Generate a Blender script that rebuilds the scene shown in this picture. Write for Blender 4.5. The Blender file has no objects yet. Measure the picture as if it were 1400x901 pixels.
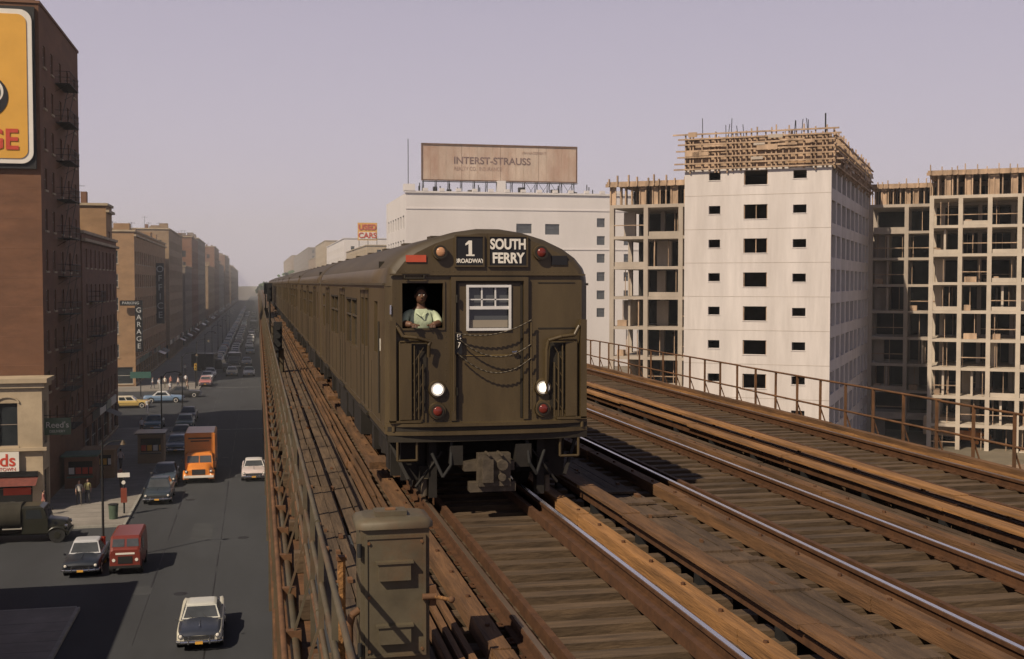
import bpy, bmesh, math, random
from mathutils import Vector, Matrix
random.seed(7)
sc=bpy.context.scene
R=random.random
def U(a,b): return a+(b-a)*R()
GZ=-13.1   # street level
# ---------------------------------------------------------------- materials
MATS={}
def mat(name,col,rough=.8,metal=0,var=.25,scale=3,stretch=(1,1,1),bump=.0,bscale=None,dirt=0,dirtcol=(.02,.015,.01),spec=.4,emit=0):
    if name in MATS: return MATS[name]
    m=bpy.data.materials.new(name); m.use_nodes=True
    nt=m.node_tree; N=nt.nodes; L=nt.links; b=N['Principled BSDF']
    b.inputs['Roughness'].default_value=rough; b.inputs['Metallic'].default_value=metal
    b.inputs['Specular IOR Level'].default_value=spec
    tc=N.new('ShaderNodeTexCoord'); mp=N.new('ShaderNodeMapping'); mp.inputs['Scale'].default_value=stretch
    L.new(tc.outputs['Object'],mp.inputs['Vector'])
    no=N.new('ShaderNodeTexNoise'); no.inputs['Scale'].default_value=scale; no.inputs['Detail'].default_value=6; no.inputs['Roughness'].default_value=.65
    L.new(mp.outputs[0],no.inputs['Vector'])
    cr=N.new('ShaderNodeValToRGB'); cr.color_ramp.elements[0].position=.3; cr.color_ramp.elements[1].position=.72
    lo=[c*(1-var) for c in col]+[1]; hi=[min(1,c*(1+var)) for c in col]+[1]
    cr.color_ramp.elements[0].color=lo; cr.color_ramp.elements[1].color=hi
    L.new(no.outputs['Fac'],cr.inputs['Fac']); out=cr.outputs[0]
    if dirt>0:
        n2=N.new('ShaderNodeTexNoise'); n2.inputs['Scale'].default_value=scale*.35; n2.inputs['Detail'].default_value=8; n2.inputs['Roughness'].default_value=.7
        L.new(mp.outputs[0],n2.inputs['Vector'])
        r2=N.new('ShaderNodeValToRGB'); r2.color_ramp.elements[0].position=.46; r2.color_ramp.elements[1].position=.68
        r2.color_ramp.elements[0].color=(0,0,0,1); r2.color_ramp.elements[1].color=(dirt,dirt,dirt,1)
        L.new(n2.outputs['Fac'],r2.inputs['Fac'])
        mx=N.new('ShaderNodeMixRGB'); mx.inputs['Color2'].default_value=(*dirtcol,1)
        L.new(r2.outputs[0],mx.inputs['Fac']); L.new(out,mx.inputs['Color1']); out=mx.outputs[0]
    L.new(out,b.inputs['Base Color'])
    if bump>0:
        bp=N.new('ShaderNodeBump'); bp.inputs['Strength'].default_value=bump; bp.inputs['Distance'].default_value=.02
        n3=N.new('ShaderNodeTexNoise'); n3.inputs['Scale'].default_value=bscale or scale*4; n3.inputs['Detail'].default_value=5
        L.new(mp.outputs[0],n3.inputs['Vector']); L.new(n3.outputs['Fac'],bp.inputs['Height']); L.new(bp.outputs[0],b.inputs['Normal'])
    if emit>0:
        b.inputs['Emission Color'].default_value=(*col,1); b.inputs['Emission Strength'].default_value=emit
    MATS[name]=m; return m
olive=mat('olive_paint',(.068,.049,.024),.38,0,.22,2.2,(1.3,1.3,.3),.06,14,.65,(.030,.021,.011))
olive_roof=mat('roof_paint',(.058,.044,.027),.6,0,.25,1.5,(1,.4,1),.05,20,.5,(.028,.022,.016))
olive_d=mat('olive_dark',(.020,.016,.010),.6,0,.25,3)
undr=mat('underframe_and_dark_fill',(.011,.009,.007),.75,0,.4,5,bump=.1)
rust_steel=mat('rust_steel',(.125,.060,.026),.8,.0,.4,4,bump=.2,dirt=.6,dirtcol=(.035,.022,.014))
greyol=mat('grey_olive_steel',(.082,.068,.043),.6,0,.25,3,bump=.15,dirt=.75,dirtcol=(.105,.047,.018))
railside=mat('rail_side',(.080,.036,.015),.8,.1,.35,6,bump=.15)
railtop=mat('rail_top',(.62,.62,.65),.25,.9,.12,4,(1,.1,1))
railtop2=mat('rail_top_worn',(.34,.25,.18),.38,.8,.25,4,(1,.1,1))
tie=mat('tie_wood',(.092,.060,.034),.9,0,.5,2.5,(.6,5,3),.6,9,.65,(.020,.014,.009))
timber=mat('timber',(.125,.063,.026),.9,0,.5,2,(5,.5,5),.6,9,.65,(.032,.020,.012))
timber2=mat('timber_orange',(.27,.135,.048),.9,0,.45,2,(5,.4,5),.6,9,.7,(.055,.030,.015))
plank=mat('plank',(.095,.063,.037),.92,0,.45,2,(6,.5,3),.6,9,.65,(.026,.018,.012))
plank_d=mat('plank_dark',(.082,.053,.032),.92,0,.5,1.6,(5,.8,3),.6,9,.65,(.020,.014,.009))
asphalt=mat('asphalt',(.038,.041,.046),.85,0,.2,.25,(1,.25,1),.25,40,.5,(.025,.026,.028))
asphalt_l=mat('asphalt_patch',(.046,.049,.053),.9,0,.2,.6,bump=.2)
tar=mat('tar_seam',(.018,.018,.019),.6,0,.2,2)
sidew=mat('sidewalk_concrete',(.23,.21,.185),.9,0,.2,.5,bump=.15,bscale=10,dirt=.4,dirtcol=(.12,.11,.095))
kerbm=mat('kerb_stone',(.26,.25,.22),.85,0,.2,2)
dirtm=mat('dirt_ground',(.17,.14,.10),.95,0,.35,.15,bump=.3,dirt=.6,dirtcol=(.10,.09,.06))
white_p=mat('white_paint',(.50,.48,.44),.7,0,.15,3)
road_white=mat('road_marking',(.13,.13,.13),.85,0,.5,2)
brickA=mat('brick_brown',(.145,.070,.039),.9,0,.22,.5,(1,1,2.5),.1,15,.5,(.098,.049,.029))
brickB=mat('brick_buff',(.29,.18,.098),.9,0,.2,.6,(1,1,2),.1,15,.4,(.19,.12,.07))
brickC=mat('brick_red',(.17,.088,.055),.9,0,.2,.6,(1,1,2),.1,15)
brickD=mat('brick_tan',(.26,.185,.12),.9,0,.2,.6,(1,1,2),.1,15)
brickE=mat('brick_grey',(.20,.165,.14),.9,0,.2,.6,(1,1,2),.1,15)
stone=mat('limestone',(.38,.305,.21),.9,0,.18,.7,bump=.1,dirt=.4,dirtcol=(.22,.18,.12))
whitewall=mat('white_stucco',(.60,.57,.56),.9,0,.07,.2,(1,1,.3),0,None,.35,(.49,.45,.44))
concrete=mat('new_concrete',(.54,.50,.48),.9,0,.12,.8,(1.5,1.5,.2),.12,6,.6,(.42,.38,.355))
concrete_d=mat('frame_concrete',(.37,.32,.27),.9,0,.18,.6,(1,1,.5),.1,6,.4,(.24,.20,.16))
form=mat('formwork_timber',(.38,.27,.185),.9,0,.5,1.2,(1,1,.3),.2,6,.6,(.17,.11,.07))
dark=mat('interior_dark',(.03,.026,.024),.9,0,.3,2)  # near-black colour stands in for unlit depth behind openings
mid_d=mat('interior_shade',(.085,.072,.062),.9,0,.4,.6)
glass_a=mat('window_glass',(.025,.03,.034),.12,0,.3,.3,spec=.7)
glass_b=mat('window_glass_grey',(.06,.065,.07),.18,0,.4,.5,spec=.6)
blind=mat('window_blind',(.22,.19,.15),.6,0,.2,.5)
iron=mat('black_iron',(.02,.02,.02),.6,.2,.2,5)
roofm=mat('tar_roof',(.06,.058,.055),.95,0,.3,.5)
chrome=mat('chrome',(.55,.55,.55),.18,1,.05,3)
tyre_and_arch_shade=mat('tyre_and_arch_shade',(.015,.015,.015),.85,0,.2,8)
billw=mat('billboard_faded',(.50,.40,.32),.85,0,.18,.25,(1.5,1,.5),0,None,.85,(.33,.19,.13))
yellow=mat('sign_yellow',(.60,.32,.05),.7,0,.08,.5)
redp=mat('sign_red',(.45,.05,.025),.6,0,.1,1)
signw=mat('sign_white',(.64,.61,.55),.6,0,.08,1)
signblk=mat('sign_black',(.012,.012,.013),.4,0,.1,2)
lampw=mat('headlight_lit',(1,.90,.72),.3,0,.0,1,emit=2.2)
amber=mat('marker_lamp_lens',(.42,.22,.12),.2,0,.2,20)
redl=mat('red_lens',(.13,.022,.016),.2,0,.2,20)
redmark=mat('red_marker',(.42,.07,.035),.5,0,.1,5)
skin=mat('skin',(.12,.062,.038),.5,0,.1,8)
skin_l=mat('skin_light',(.42,.25,.18),.55,0,.1,8)
shirtg=mat('shirt_green',(.40,.46,.32),.85,0,.12,9,bump=.5,bscale=12)
hair=mat('hair',(.012,.01,.009),.7,0,.1,20)
trous=mat('trousers',(.05,.05,.06),.85,0,.1,5)
leaf=mat('foliage',(.06,.10,.04),.8,0,.4,.6)
# ---------------------------------------------------------------- builder
class MB:
    def __init__(s,name): s.name=name; s.v=[]; s.f=[]; s.fm=[]; s.m=[]; s.sm=[]
    def mi(s,m):
        if m not in s.m: s.m.append(m)
        return s.m.index(m)
    def face(s,pts,m,smooth=False):
        n=len(s.v); s.v+= [tuple(p) for p in pts]; s.f.append(tuple(range(n,n+len(pts)))); s.fm.append(s.mi(m)); s.sm.append(smooth)
    def mesh(s,vs,fs,m,smooth=False):
        n=len(s.v); s.v+=[tuple(p) for p in vs]; i=s.mi(m)
        for f in fs: s.f.append(tuple(k+n for k in f)); s.fm.append(i); s.sm.append(smooth)
    def ob(s,O,E,S,a0,a1,b0,b1,z0,z1,m):
        vs=[(O[0]+E[0]*a+S[0]*b,O[1]+E[1]*a+S[1]*b,z) for z in (z0,z1) for (a,b) in ((a0,b0),(a1,b0),(a1,b1),(a0,b1))]
        s.mesh(vs,[(0,3,2,1),(4,5,6,7),(0,1,5,4),(1,2,6,5),(2,3,7,6),(3,0,4,7)],m)
    def box(s,x0,x1,y0,y1,z0,z1,m): s.ob((0,0),(1,0),(0,1),x0,x1,y0,y1,z0,z1,m)
    def cyl(s,p,q,r,m,n=8,r2=None,caps=True,smooth=True):
        p=Vector(p);q=Vector(q); d=(q-p)
        if d.length<1e-6: return
        d.normalize(); a=d.orthogonal().normalized(); b=d.cross(a); r2=r if r2 is None else r2
        vs=[];
        for (c,rr) in ((p,r),(q,r2)):
            for k in range(n):
                t=2*math.pi*k/n; vs.append(c+a*math.cos(t)*rr+b*math.sin(t)*rr)
        s.mesh(vs,[(k,(k+1)%n,n+(k+1)%n,n+k) for k in range(n)],m,smooth)
        if caps:
            s.mesh(vs[:n],[tuple(range(n))[::-1]],m); s.mesh(vs[n:],[tuple(range(n))],m)
    def tube(s,pts,r,m,n=6):
        for i in range(len(pts)-1): s.cyl(pts[i],pts[i+1],r,m,n)
    def bar(s,p,q,w,m): s.cyl(p,q,w*.7,m,4,smooth=False)
    def sphere(s,c,r,m,n=10,sc=(1,1,1)):
        vs=[];fs=[];h=n//2+1
        for i in range(h+1):
            t=math.pi*i/h
            for k in range(n):
                a=2*math.pi*k/n; vs.append((c[0]+r*sc[0]*math.sin(t)*math.cos(a),c[1]+r*sc[1]*math.sin(t)*math.sin(a),c[2]+r*sc[2]*math.cos(t)))
        for i in range(h):
            for k in range(n): fs.append((i*n+k,i*n+(k+1)%n,(i+1)*n+(k+1)%n,(i+1)*n+k))
        s.mesh(vs,fs,m,True)
    def loft(s,rings,mfun,closed=True,caps=True,smooth=True):
        n=len(rings[0]); base=len(s.v)
        for r in rings: s.v+=[tuple(p) for p in r]
        for i in range(len(rings)-1):
            for k in range(n if closed else n-1):
                j=(k+1)%n
                s.f.append((base+i*n+k,base+i*n+j,base+(i+1)*n+j,base+(i+1)*n+k)); s.fm.append(s.mi(mfun(i,k))); s.sm.append(smooth)
        if caps:
            s.face(rings[0][::-1],mfun(0,0)); s.face(rings[-1],mfun(len(rings)-2,0))
    def facade(s,O,E,Nn,W,z0,z1,holes,dep,mw,glass=None,bars=None,barm=None,sill=None):
        us=sorted(set([0,W]+[round(h[0],4) for h in holes]+[round(h[1],4) for h in holes]))
        vs=sorted(set([z0,z1]+[round(h[2],4) for h in holes]+[round(h[3],4) for h in holes]))
        def pt(a,z,d=0): return (O[0]+E[0]*a-Nn[0]*d,O[1]+E[1]*a-Nn[1]*d,z)
        for j in range(len(vs)-1):
            cz=(vs[j]+vs[j+1])/2; run=None
            for i in range(len(us)-1):
                ca=(us[i]+us[i+1])/2
                inh=any(h[0]<ca<h[1] and h[2]<cz<h[3] for h in holes)
                if not inh:
                    if run is None: run=us[i]
                if (inh or i==len(us)-2) and run is not None:
                    e=us[i] if inh else us[i+1]
                    s.face([pt(run,vs[j]),pt(e,vs[j]),pt(e,vs[j+1]),pt(run,vs[j+1])],mw); run=None
        for h in holes:
            a0,a1,b0,b1=h[:4]
            s.face([pt(a0,b0),pt(a0,b1),pt(a0,b1,dep),pt(a0,b0,dep)],mw); s.face([pt(a1,b0),pt(a1,b1),pt(a1,b1,dep),pt(a1,b0,dep)],mw)
            s.face([pt(a0,b0),pt(a1,b0),pt(a1,b0,dep),pt(a0,b0,dep)],mw); s.face([pt(a0,b1),pt(a1,b1),pt(a1,b1,dep),pt(a0,b1,dep)],mw)
            g=glass() if callable(glass) else glass
            if g: s.face([pt(a0,b0,dep),pt(a1,b0,dep),pt(a1,b1,dep),pt(a0,b1,dep)],g)
            if barm:
                d=dep-.05; mz=(b0+b1)/2; t=.05
                for (p0,p1,q0,q1) in ((a0,a1,mz-t/2,mz+t/2),(a0,a1,b1-t,b1),(a0,a1,b0,b0+t),(a0,a0+t,b0+t,mz-t/2),(a0,a0+t,mz+t/2,b1-t),(a1-t,a1,b0+t,mz-t/2),(a1-t,a1,mz+t/2,b1-t)):
                    s.face([pt(p0,q0,d),pt(p1,q0,d),pt(p1,q1,d),pt(p0,q1,d)],barm)
            if sill:
                s.ob(pt(0,0)[:2],E,Nn,a0-.08,a1+.08,0.003,.1,b0-.14,b0-.003,sill)
    def build(s,parent=None,loc=(0,0,0),rz=0):
        me=bpy.data.meshes.new(s.name); me.from_pydata(s.v,[],s.f)
        for m in s.m: me.materials.append(m)
        me.polygons.foreach_set('material_index',s.fm); me.polygons.foreach_set('use_smooth',s.sm); me.update()
        o=bpy.data.objects.new(s.name,me); sc.collection.objects.link(o); o.location=loc; o.rotation_euler[2]=rz
        if parent: o.parent=parent
        return o
def empty(name,loc=(0,0,0)):
    e=bpy.data.objects.new(name,None); e.location=loc; sc.collection.objects.link(e); return e
def text(s,size,loc,rot,m,parent,name='lettering',align='CENTER',ext=.004,sx=1,bold=0):
    c=bpy.data.curves.new(name,'FONT'); c.body=s; c.size=size; c.align_x=align; c.align_y='CENTER'; c.extrude=ext; c.offset=bold
    c.materials.append(m); o=bpy.data.objects.new(name,c); sc.collection.objects.link(o)
    o.location=loc; o.rotation_euler=rot; o.scale=(sx,1,1); o.parent=parent; return o
FR=(math.pi/2,0,0)
# ---------------------------------------------------------------- camera, light, sky
cam=bpy.data.cameras.new('camera'); co=bpy.data.objects.new('camera',cam); sc.collection.objects.link(co); sc.camera=co
cam.sensor_width=36; cam.lens=36*1600/1400; cam.clip_end=9000; cam.clip_start=.1
co.location=(0,0,2.9); co.rotation_euler=(math.radians(90-2.27),0,math.radians(-12.27))
EL=43
sd=Vector((-.76,-.65,0)).normalized()*math.cos(math.radians(EL)); sd.z=math.sin(math.radians(EL))
sl=bpy.data.lights.new('sun','SUN'); sl.energy=5.0; sl.angle=math.radians(.5); sl.color=(1,.84,.64)
so=bpy.data.objects.new('sun',sl); sc.collection.objects.link(so); so.rotation_euler=(-sd).to_track_quat('-Z','Y').to_euler(); so.location=(-50,-40,80)
w=bpy.data.worlds.new('World'); sc.world=w; w.use_nodes=True; nt=w.node_tree
bg=nt.nodes['Background']; sk=nt.nodes.new('ShaderNodeTexSky'); sk.sky_type='NISHITA'; sk.sun_disc=False
sk.sun_elevation=math.radians(EL); sk.sun_rotation=math.atan2(sd.x,sd.y)%(2*math.pi); sk.dust_density=4; sk.air_density=1; sk.ozone_density=1
tcw=nt.nodes.new('ShaderNodeTexCoord'); spw=nt.nodes.new('ShaderNodeSeparateXYZ'); nt.links.new(tcw.outputs['Generated'],spw.inputs[0])
rw=nt.nodes.new('ShaderNodeValToRGB'); nt.links.new(spw.outputs['Z'],rw.inputs['Fac'])
rw.color_ramp.elements[0].position=0; rw.color_ramp.elements[0].color=(.66,.60,.71,1)
rw.color_ramp.elements[1].position=.8; rw.color_ramp.elements[1].color=(.05,.065,.13,1)
e_=rw.color_ramp.elements.new(.22); e_.color=(.50,.45,.56,1); e_=rw.color_ramp.elements.new(.42); e_.color=(.17,.17,.25,1)
vm=nt.nodes.new('ShaderNodeVectorMath'); vm.operation='SCALE'; vm.inputs['Scale'].default_value=11; nt.links.new(rw.outputs[0],vm.inputs[0])
mx=nt.nodes.new('ShaderNodeMixRGB'); mx.inputs['Fac'].default_value=.90
nt.links.new(sk.outputs[0],mx.inputs['Color1']); nt.links.new(vm.outputs[0],mx.inputs['Color2']); nt.links.new(mx.outputs[0],bg.inputs['Color']); bg.inputs['Strength'].default_value=.09
sc.view_settings.view_transform='Standard'; sc.view_settings.look='None'; sc.view_settings.exposure=0
hz=bpy.data.materials.new('haze'); hz.use_nodes=True; n=hz.node_tree; n.nodes.clear()
o_=n.nodes.new('ShaderNodeOutputMaterial'); vsn=n.nodes.new('ShaderNodeVolumeScatter'); vsn.inputs['Color'].default_value=(.92,.96,1,1); vsn.inputs['Density'].default_value=.0007; vsn.inputs['Anisotropy'].default_value=0
n.links.new(vsn.outputs[0],o_.inputs['Volume'])
h=MB('atmospheric_haze'); h.box(-700,700,60,1450,GZ-1,75,hz); h.build()
# ---------------------------------------------------------------- ground
g=MB('ground'); g.face([(-4000,-500,GZ-.02),(4000,-500,GZ-.02),(4000,6000,GZ-.02),(-4000,6000,GZ-.02)],dirtm); g.build()
g=MB('road'); 
g.face([(-8.6,-40,GZ),(20.6,-40,GZ),(20.6,1500,GZ),(-8.6,1500,GZ)],asphalt)
g.face([(-200,60,GZ),(-8.6,60,GZ),(-8.6,80.2,GZ),(-200,80.2,GZ)],asphalt)
g.face([(-200,134,GZ),(-8.6,134,GZ),(-8.6,180,GZ),(-200,180,GZ)],asphalt)
g.face([(20.6,60,GZ),(150,60,GZ),(150,76,GZ),(20.6,76,GZ)],asphalt)
g.build()
mk=MB('road_markings')
for yy in (131,184): mk.box(-8,20,yy,yy+.5,GZ+.002,GZ+.006,road_white)
for k in range(50): mk.box(-2.65,-2.55,190+k*9,192.5+k*9,GZ+.002,GZ+.006,road_white)
for _ in range(46):
    x=U(-8,18);y=U(45,300);a=U(.6,2);b=U(1,6); mk.box(x,x+a,y,y+b,GZ-.006,GZ+.003+.0001*_,asphalt_l)
for x in (-5.6,-2.4,.9):
    y=42
    while y<200: l=U(3,9); mk.box(x+U(-.05,.05),x+.06,y,y+l,GZ-.004,GZ+.0085,tar); y+=l+U(0,3)
for (x,y) in ((-4,62),(-1,75),(-5,89),(-3,110)): mk.cyl((x,y,GZ-.01),(x,y,GZ+.01),.34,tar,18)
mk.build()
def sidewalk(x0,x1,y0,y1,kx=True):
    s=MB('sidewalk'); s.box(x0,x1,y0,y1,GZ-.02,GZ+.14,sidew)
    for k in range(int((y1-y0)/1.5)):
        if k*1.5<120: s.box(x0,x1,y0+k*1.5,y0+k*1.5+.025,GZ+.14,GZ+.1425,roofm)
    s.box(x1,x1+.18,y0,y1,GZ-.02,GZ+.145,kerbm) if kx else s.box(x0-.18,x0,y0,y1,GZ-.02,GZ+.145,kerbm)
    s.build()
sidewalk(-30,-8.8,-40,60); sidewalk(-60,-8.8,80.2,134); sidewalk(-60,-8.8,180,1400); sidewalk(20.8,27,76,1400,False)
s=MB('kerb'); s.box(-60,-8.8,80.02,80.2,GZ-.02,GZ+.145,kerbm); s.box(-30,-8.8,60,60.18,GZ-.02,GZ+.145,kerbm); s.build()
# ---------------------------------------------------------------- viaduct
v=MB('elevated_viaduct')
Y0,Y1=-14,520
tracks=[2.93,6.68,10.2]
for tc_ in tracks:
    y=Y0
    while y<Y1:
        off=U(-.06,.06); e=U(-.05,.05)
        if tc_==2.93: x0,x1=(.42 if int(y/.47)%4==0 else 1.4),4.45
        elif tc_<8: x0,x1=5.3,8.15
        else: x0,x1=8.7,11.5
        v.box(x0+e,x1+e,y+off*.3,y+off*.3+.20,-.36,-.15+U(-.014,.012),tie); y+=.47 if y<200 else .94
def longi(x0,x1,z0,z1,m,seg=(3.5,6),jit=.014,y0=Y0,y1=Y1,gap=.025):
    y=y0
    while y<y1:
        l=U(*seg)*(1 if y<150 else 4); j=U(-jit,jit); zj=U(-jit,jit)*.7
        v.box(x0+j,x1+j,y,min(y+l,y1)-gap,z0+zj,z1+zj,m); y+=l
for i,tc_ in enumerate(tracks):
    for sgn in (-1,1):
        rx=tc_+sgn*.7525
        v.box(rx-.07,rx+.07,Y0,Y1,-.149,-.13,railside); v.box(rx-.01,rx+.01,Y0,Y1,-.13,-.04,railside); v.box(rx-.036,rx+.036,Y0,Y1,-.04,-.006,railside)
        v.box(rx-.025,rx+.025,Y0,Y1,-.006,0,railtop if (i==0 and sgn>0) or (i==1) else railtop2)
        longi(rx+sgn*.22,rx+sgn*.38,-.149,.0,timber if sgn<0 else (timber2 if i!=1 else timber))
        if i==0 or sgn<0:
            ix=rx-sgn*.20; v.box(ix-.03,ix+.03,Y0,Y1,-.149,-.03,railside)
    for sgn in (-1,1):
        gx=tc_+sgn*.75; v.box(gx-.16,gx+.16,Y0,Y1,-1.35,-.37,undr)
for i,tc_ in enumerate(tracks):
    for sgn in (-1,1):
        y=2
        while y<45:
            rx=tc_+sgn*.7525; v.box(rx-.12,rx+.12,y+.02,y+.18,-.148,-.138,railside)
            for q in (-.095,.095): v.box(rx+q-.012,rx+q+.012,y+.08,y+.11,-.138,-.115,railside)
            gx=rx+sgn*.30
            if int(y/.47)%2==0: v.cyl((gx,y+.1,-.02),(gx,y+.1,.022),.022,railside,6)
            y+=.47
def third(x,zb=.1,m=timber2):
    v.box(x-.04,x+.04,Y0,Y1,-.04,.04,railside); longi(x-.11,x+.11,zb,zb+.04,m,(4,5))
    y=Y0
    while y<120: v.box(x+.111,x+.15,y,y+.06,-.148,zb+.02,rust_steel); v.box(x-.05,x+.05,y+.3,y+.42,-.15,-.04,iron); y+=1.9
third(4.36,.10,timber); third(8.32,.1,timber2); third(8.86,.12,timber2)
for k in range(5): longi(.56+k*.17,.56+k*.17+.145,-.149,-.10,plank,(3,5))
for k in range(3): longi(1.42+k*.10,1.42+k*.10+.05,-.149,-.06+U(0,.03),timber,(4,6))
for k in range(4): longi(4.62+k*.17,4.62+k*.17+.155,-.149,-.09,plank_d,(2.5,5))
v.box(4.5,5.35,Y0,Y1,-.5,-.37,undr)
for k in range(2): longi(7.95+k*.13,8.06+k*.13,-.149,-.08,plank_d)
longi(8.52,8.68,-.149,-.08,plank_d)
longi(11.2,11.34,-.149,.08,timber); v.box(11.36,11.66,Y0,Y1,-.36,-.02,greyol)
for k in range(60):
    y=U(3,60); v.box(4.6+U(0,.1),5.3-U(0,.15),y,y+U(.12,.25),-.085,-.06+U(0,.008),plank_d)
for k in range(140):
    x=U(4.6,5.3) if R()<.6 else U(.6,1.3); y=U(4,50); a=U(.02,.06); v.box(x,x+a,y,y+a*U(1,3),-.10,-.07+U(0,.02),rust_steel)
v.box(.28,.42,Y0,Y1,-1.5,-.42,greyol); v.box(.16,.52,Y0,Y1,-1.56,-1.5,rust_steel); v.box(.2,.5,Y0,Y1,-.42,-.37,rust_steel)
y=Y0
while y<160: v.box(.18,.28,y,y+.06,-1.5,-.42,greyol); y+=1.5
v.box(11.5,11.62,Y0,Y1,-1.5,-.37,greyol)
v.cyl((.30,Y0,-.3),(.30,Y1,-.3),.045,greyol,8); v.cyl((.20,Y0,-.22),(.20,Y1,-.22),.03,rust_steel,6)
v.cyl((.47,Y0,.12),(.47,Y1,.12),.03,rust_steel,6)
y=0
while y<120:
    v.box(.18,.36,y,y+.08,-.40,-.2,rust_steel); v.cyl((.30,y+.05,-.3),(.30,y+.12,-.3),.065,iron,8); y+=1.5
y=10
while y<Y1:
    v.box(.2,11.7,y-.25,y+.25,-2.4,-1.36,rust_steel)
    for cx in (.7,11.2): v.box(cx-.28,cx+.28,y-.28,y+.28,GZ,-2.4,greyol)
    y+=16
v.build()
def railing(name,x,z0,h,step,y0,y1,m,lean=0,rails=(1,.55)):
    r=MB(name); y=y0
    while y<y1:
        j=U(-.02,.02); t=U(-.014,.014)
        r.bar((x,y+j,z0),(x+t,y+j+t,z0+h),.042,m)
        if lean: r.bar((x+lean*.22,y+j+.02,z0-.05),(x,y+j+.02,z0+h*.5),.022,m)
        y+=step if y<150 else step*3
    for k in rails: 
        y=y0
        while y<y1:
            z_=U(-.01,.01); l=4.3 if y<100 else 20
            r.cyl((x,y,z0+h*k+z_),(x,y+l,z0+h*k+z_+U(-.008,.008)),.021,m,8); y+=l
    r.build(); 
railing('viaduct_railing',.46,-.35,1.32,1.5,-12,500,greyol,-1,(1,.72,.45))
railing('viaduct_railing',11.52,-.2,1.08,1.08,-12,500,rust_steel,1,(1,.5))
# relay case
rb=MB('signal_relay_case')
bx0,bx1,by0,by1=.74,1.26,8.75,9.15
rb.box(bx0,bx1,by0,by1,0.02,1.06,greyol)
def rring(z,i,r=.05): 
    x0,x1,y0,y1=bx0-.03+i,bx1+.03-i,by0-.03+i,by1+.03-i
    return [(x0+r,y0,z),(x1-r,y0,z),(x1,y0+r,z),(x1,y1-r,z),(x1-r,y1,z),(x0+r,y1,z),(x0,y1-r,z),(x0,y0+r,z)]
rb.loft([rring(1.05,0),rring(1.09,0),rring(1.115,.02),rring(1.13,.06)],lambda i,k:greyol)
rb.box(bx0+.12,bx0+.36,by0+.08,by0+.26,1.131,1.165,greyol); rb.cyl((bx0+.2,by0+.15,1.165),(bx0+.28,by0+.15,1.165),.02,rust_steel)
rb.box(bx0+.03,bx1-.03,by0-.02,by0-.002,.08,1.0,greyol)
for (a,c,p,q) in ((bx0+.03,bx1-.03,.98,1.0),(bx0+.03,bx1-.03,.08,.10),(bx0+.03,bx0+.05,.1,.98),(bx1-.05,bx1-.03,.1,.98)): rb.box(a,c,by0-.03,by0-.0205,p,q,greyol)
for zc in (.74,.26):
    rb.box(bx0+.13,bx0+.37,by0-.075,by0-.0205,zc-.07,zc+.06,greyol); rb.box(bx0+.11,bx0+.39,by0-.09,by0-.0205,zc+.06,zc+.075,greyol)
for (a,c) in ((.06,.95),(.46,.95),(.06,.13),(.46,.13),(.06,.54)): rb.cyl((bx0+a,by0-.035,c),(bx0+a,by0-.02,c),.012,rust_steel,8)
rb.box(bx1+.0,bx1+.05,by0-.02,by0+.05,.45,.6,rust_steel); rb.cyl((bx1-.06,by0-.05,.53),(bx1+.05,by0-.05,.53),.025,rust_steel)
rb.cyl((bx1+.03,by0-.06,.53),(bx1+.15,by0-.06,.50),.016,timber2); rb.sphere((bx1+.16,by0-.06,.5),.028,rust_steel,8)
for zz in (.15,.9): rb.cyl((bx0-.01,by0-.03,zz-.05),(bx0-.01,by0-.03,zz+.05),.018,iron)
rb.tube([(bx0-.08,by0+.1,-.1),(bx0-.08,by0+.1,.30),(bx0-.06,by0+.1,.38),(bx0,by0+.1,.42)],.03,rust_steel,8)
rb.box(bx0+.03,bx0+.1,by0+.05,by1,-.1,.02,iron); rb.box(bx1-.1,bx1-.03,by0+.05,by1,-.1,.02,iron)
rb.build()
pm=MB('marker_post'); pm.box(.60,.66,9.2,9.26,-.1,.72,timber2); pm.box(.59,.67,9.19,9.27,.72,.75,rust_steel); pm.build()
for (sx,sy) in ((.62,62),(.7,105),(.66,40)):
    s=MB('track_signal'); 
    hh=2.9 if sy>50 else 1.6
    s.cyl((sx,sy,-.1),(sx,sy,hh-.8),.05,iron); s.box(sx-.14,sx+.14,sy-.1,sy+.15,hh-.95,hh,iron)
    for k in range(3): s.cyl((sx,sy-.1,hh-.18-.28*k),(sx,sy-.22,hh-.18-.28*k),.09,iron,10)
    s.box(sx-.2,sx+.2,sy+.2,sy+.5,-.1,.7,greyol); s.build()
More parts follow.
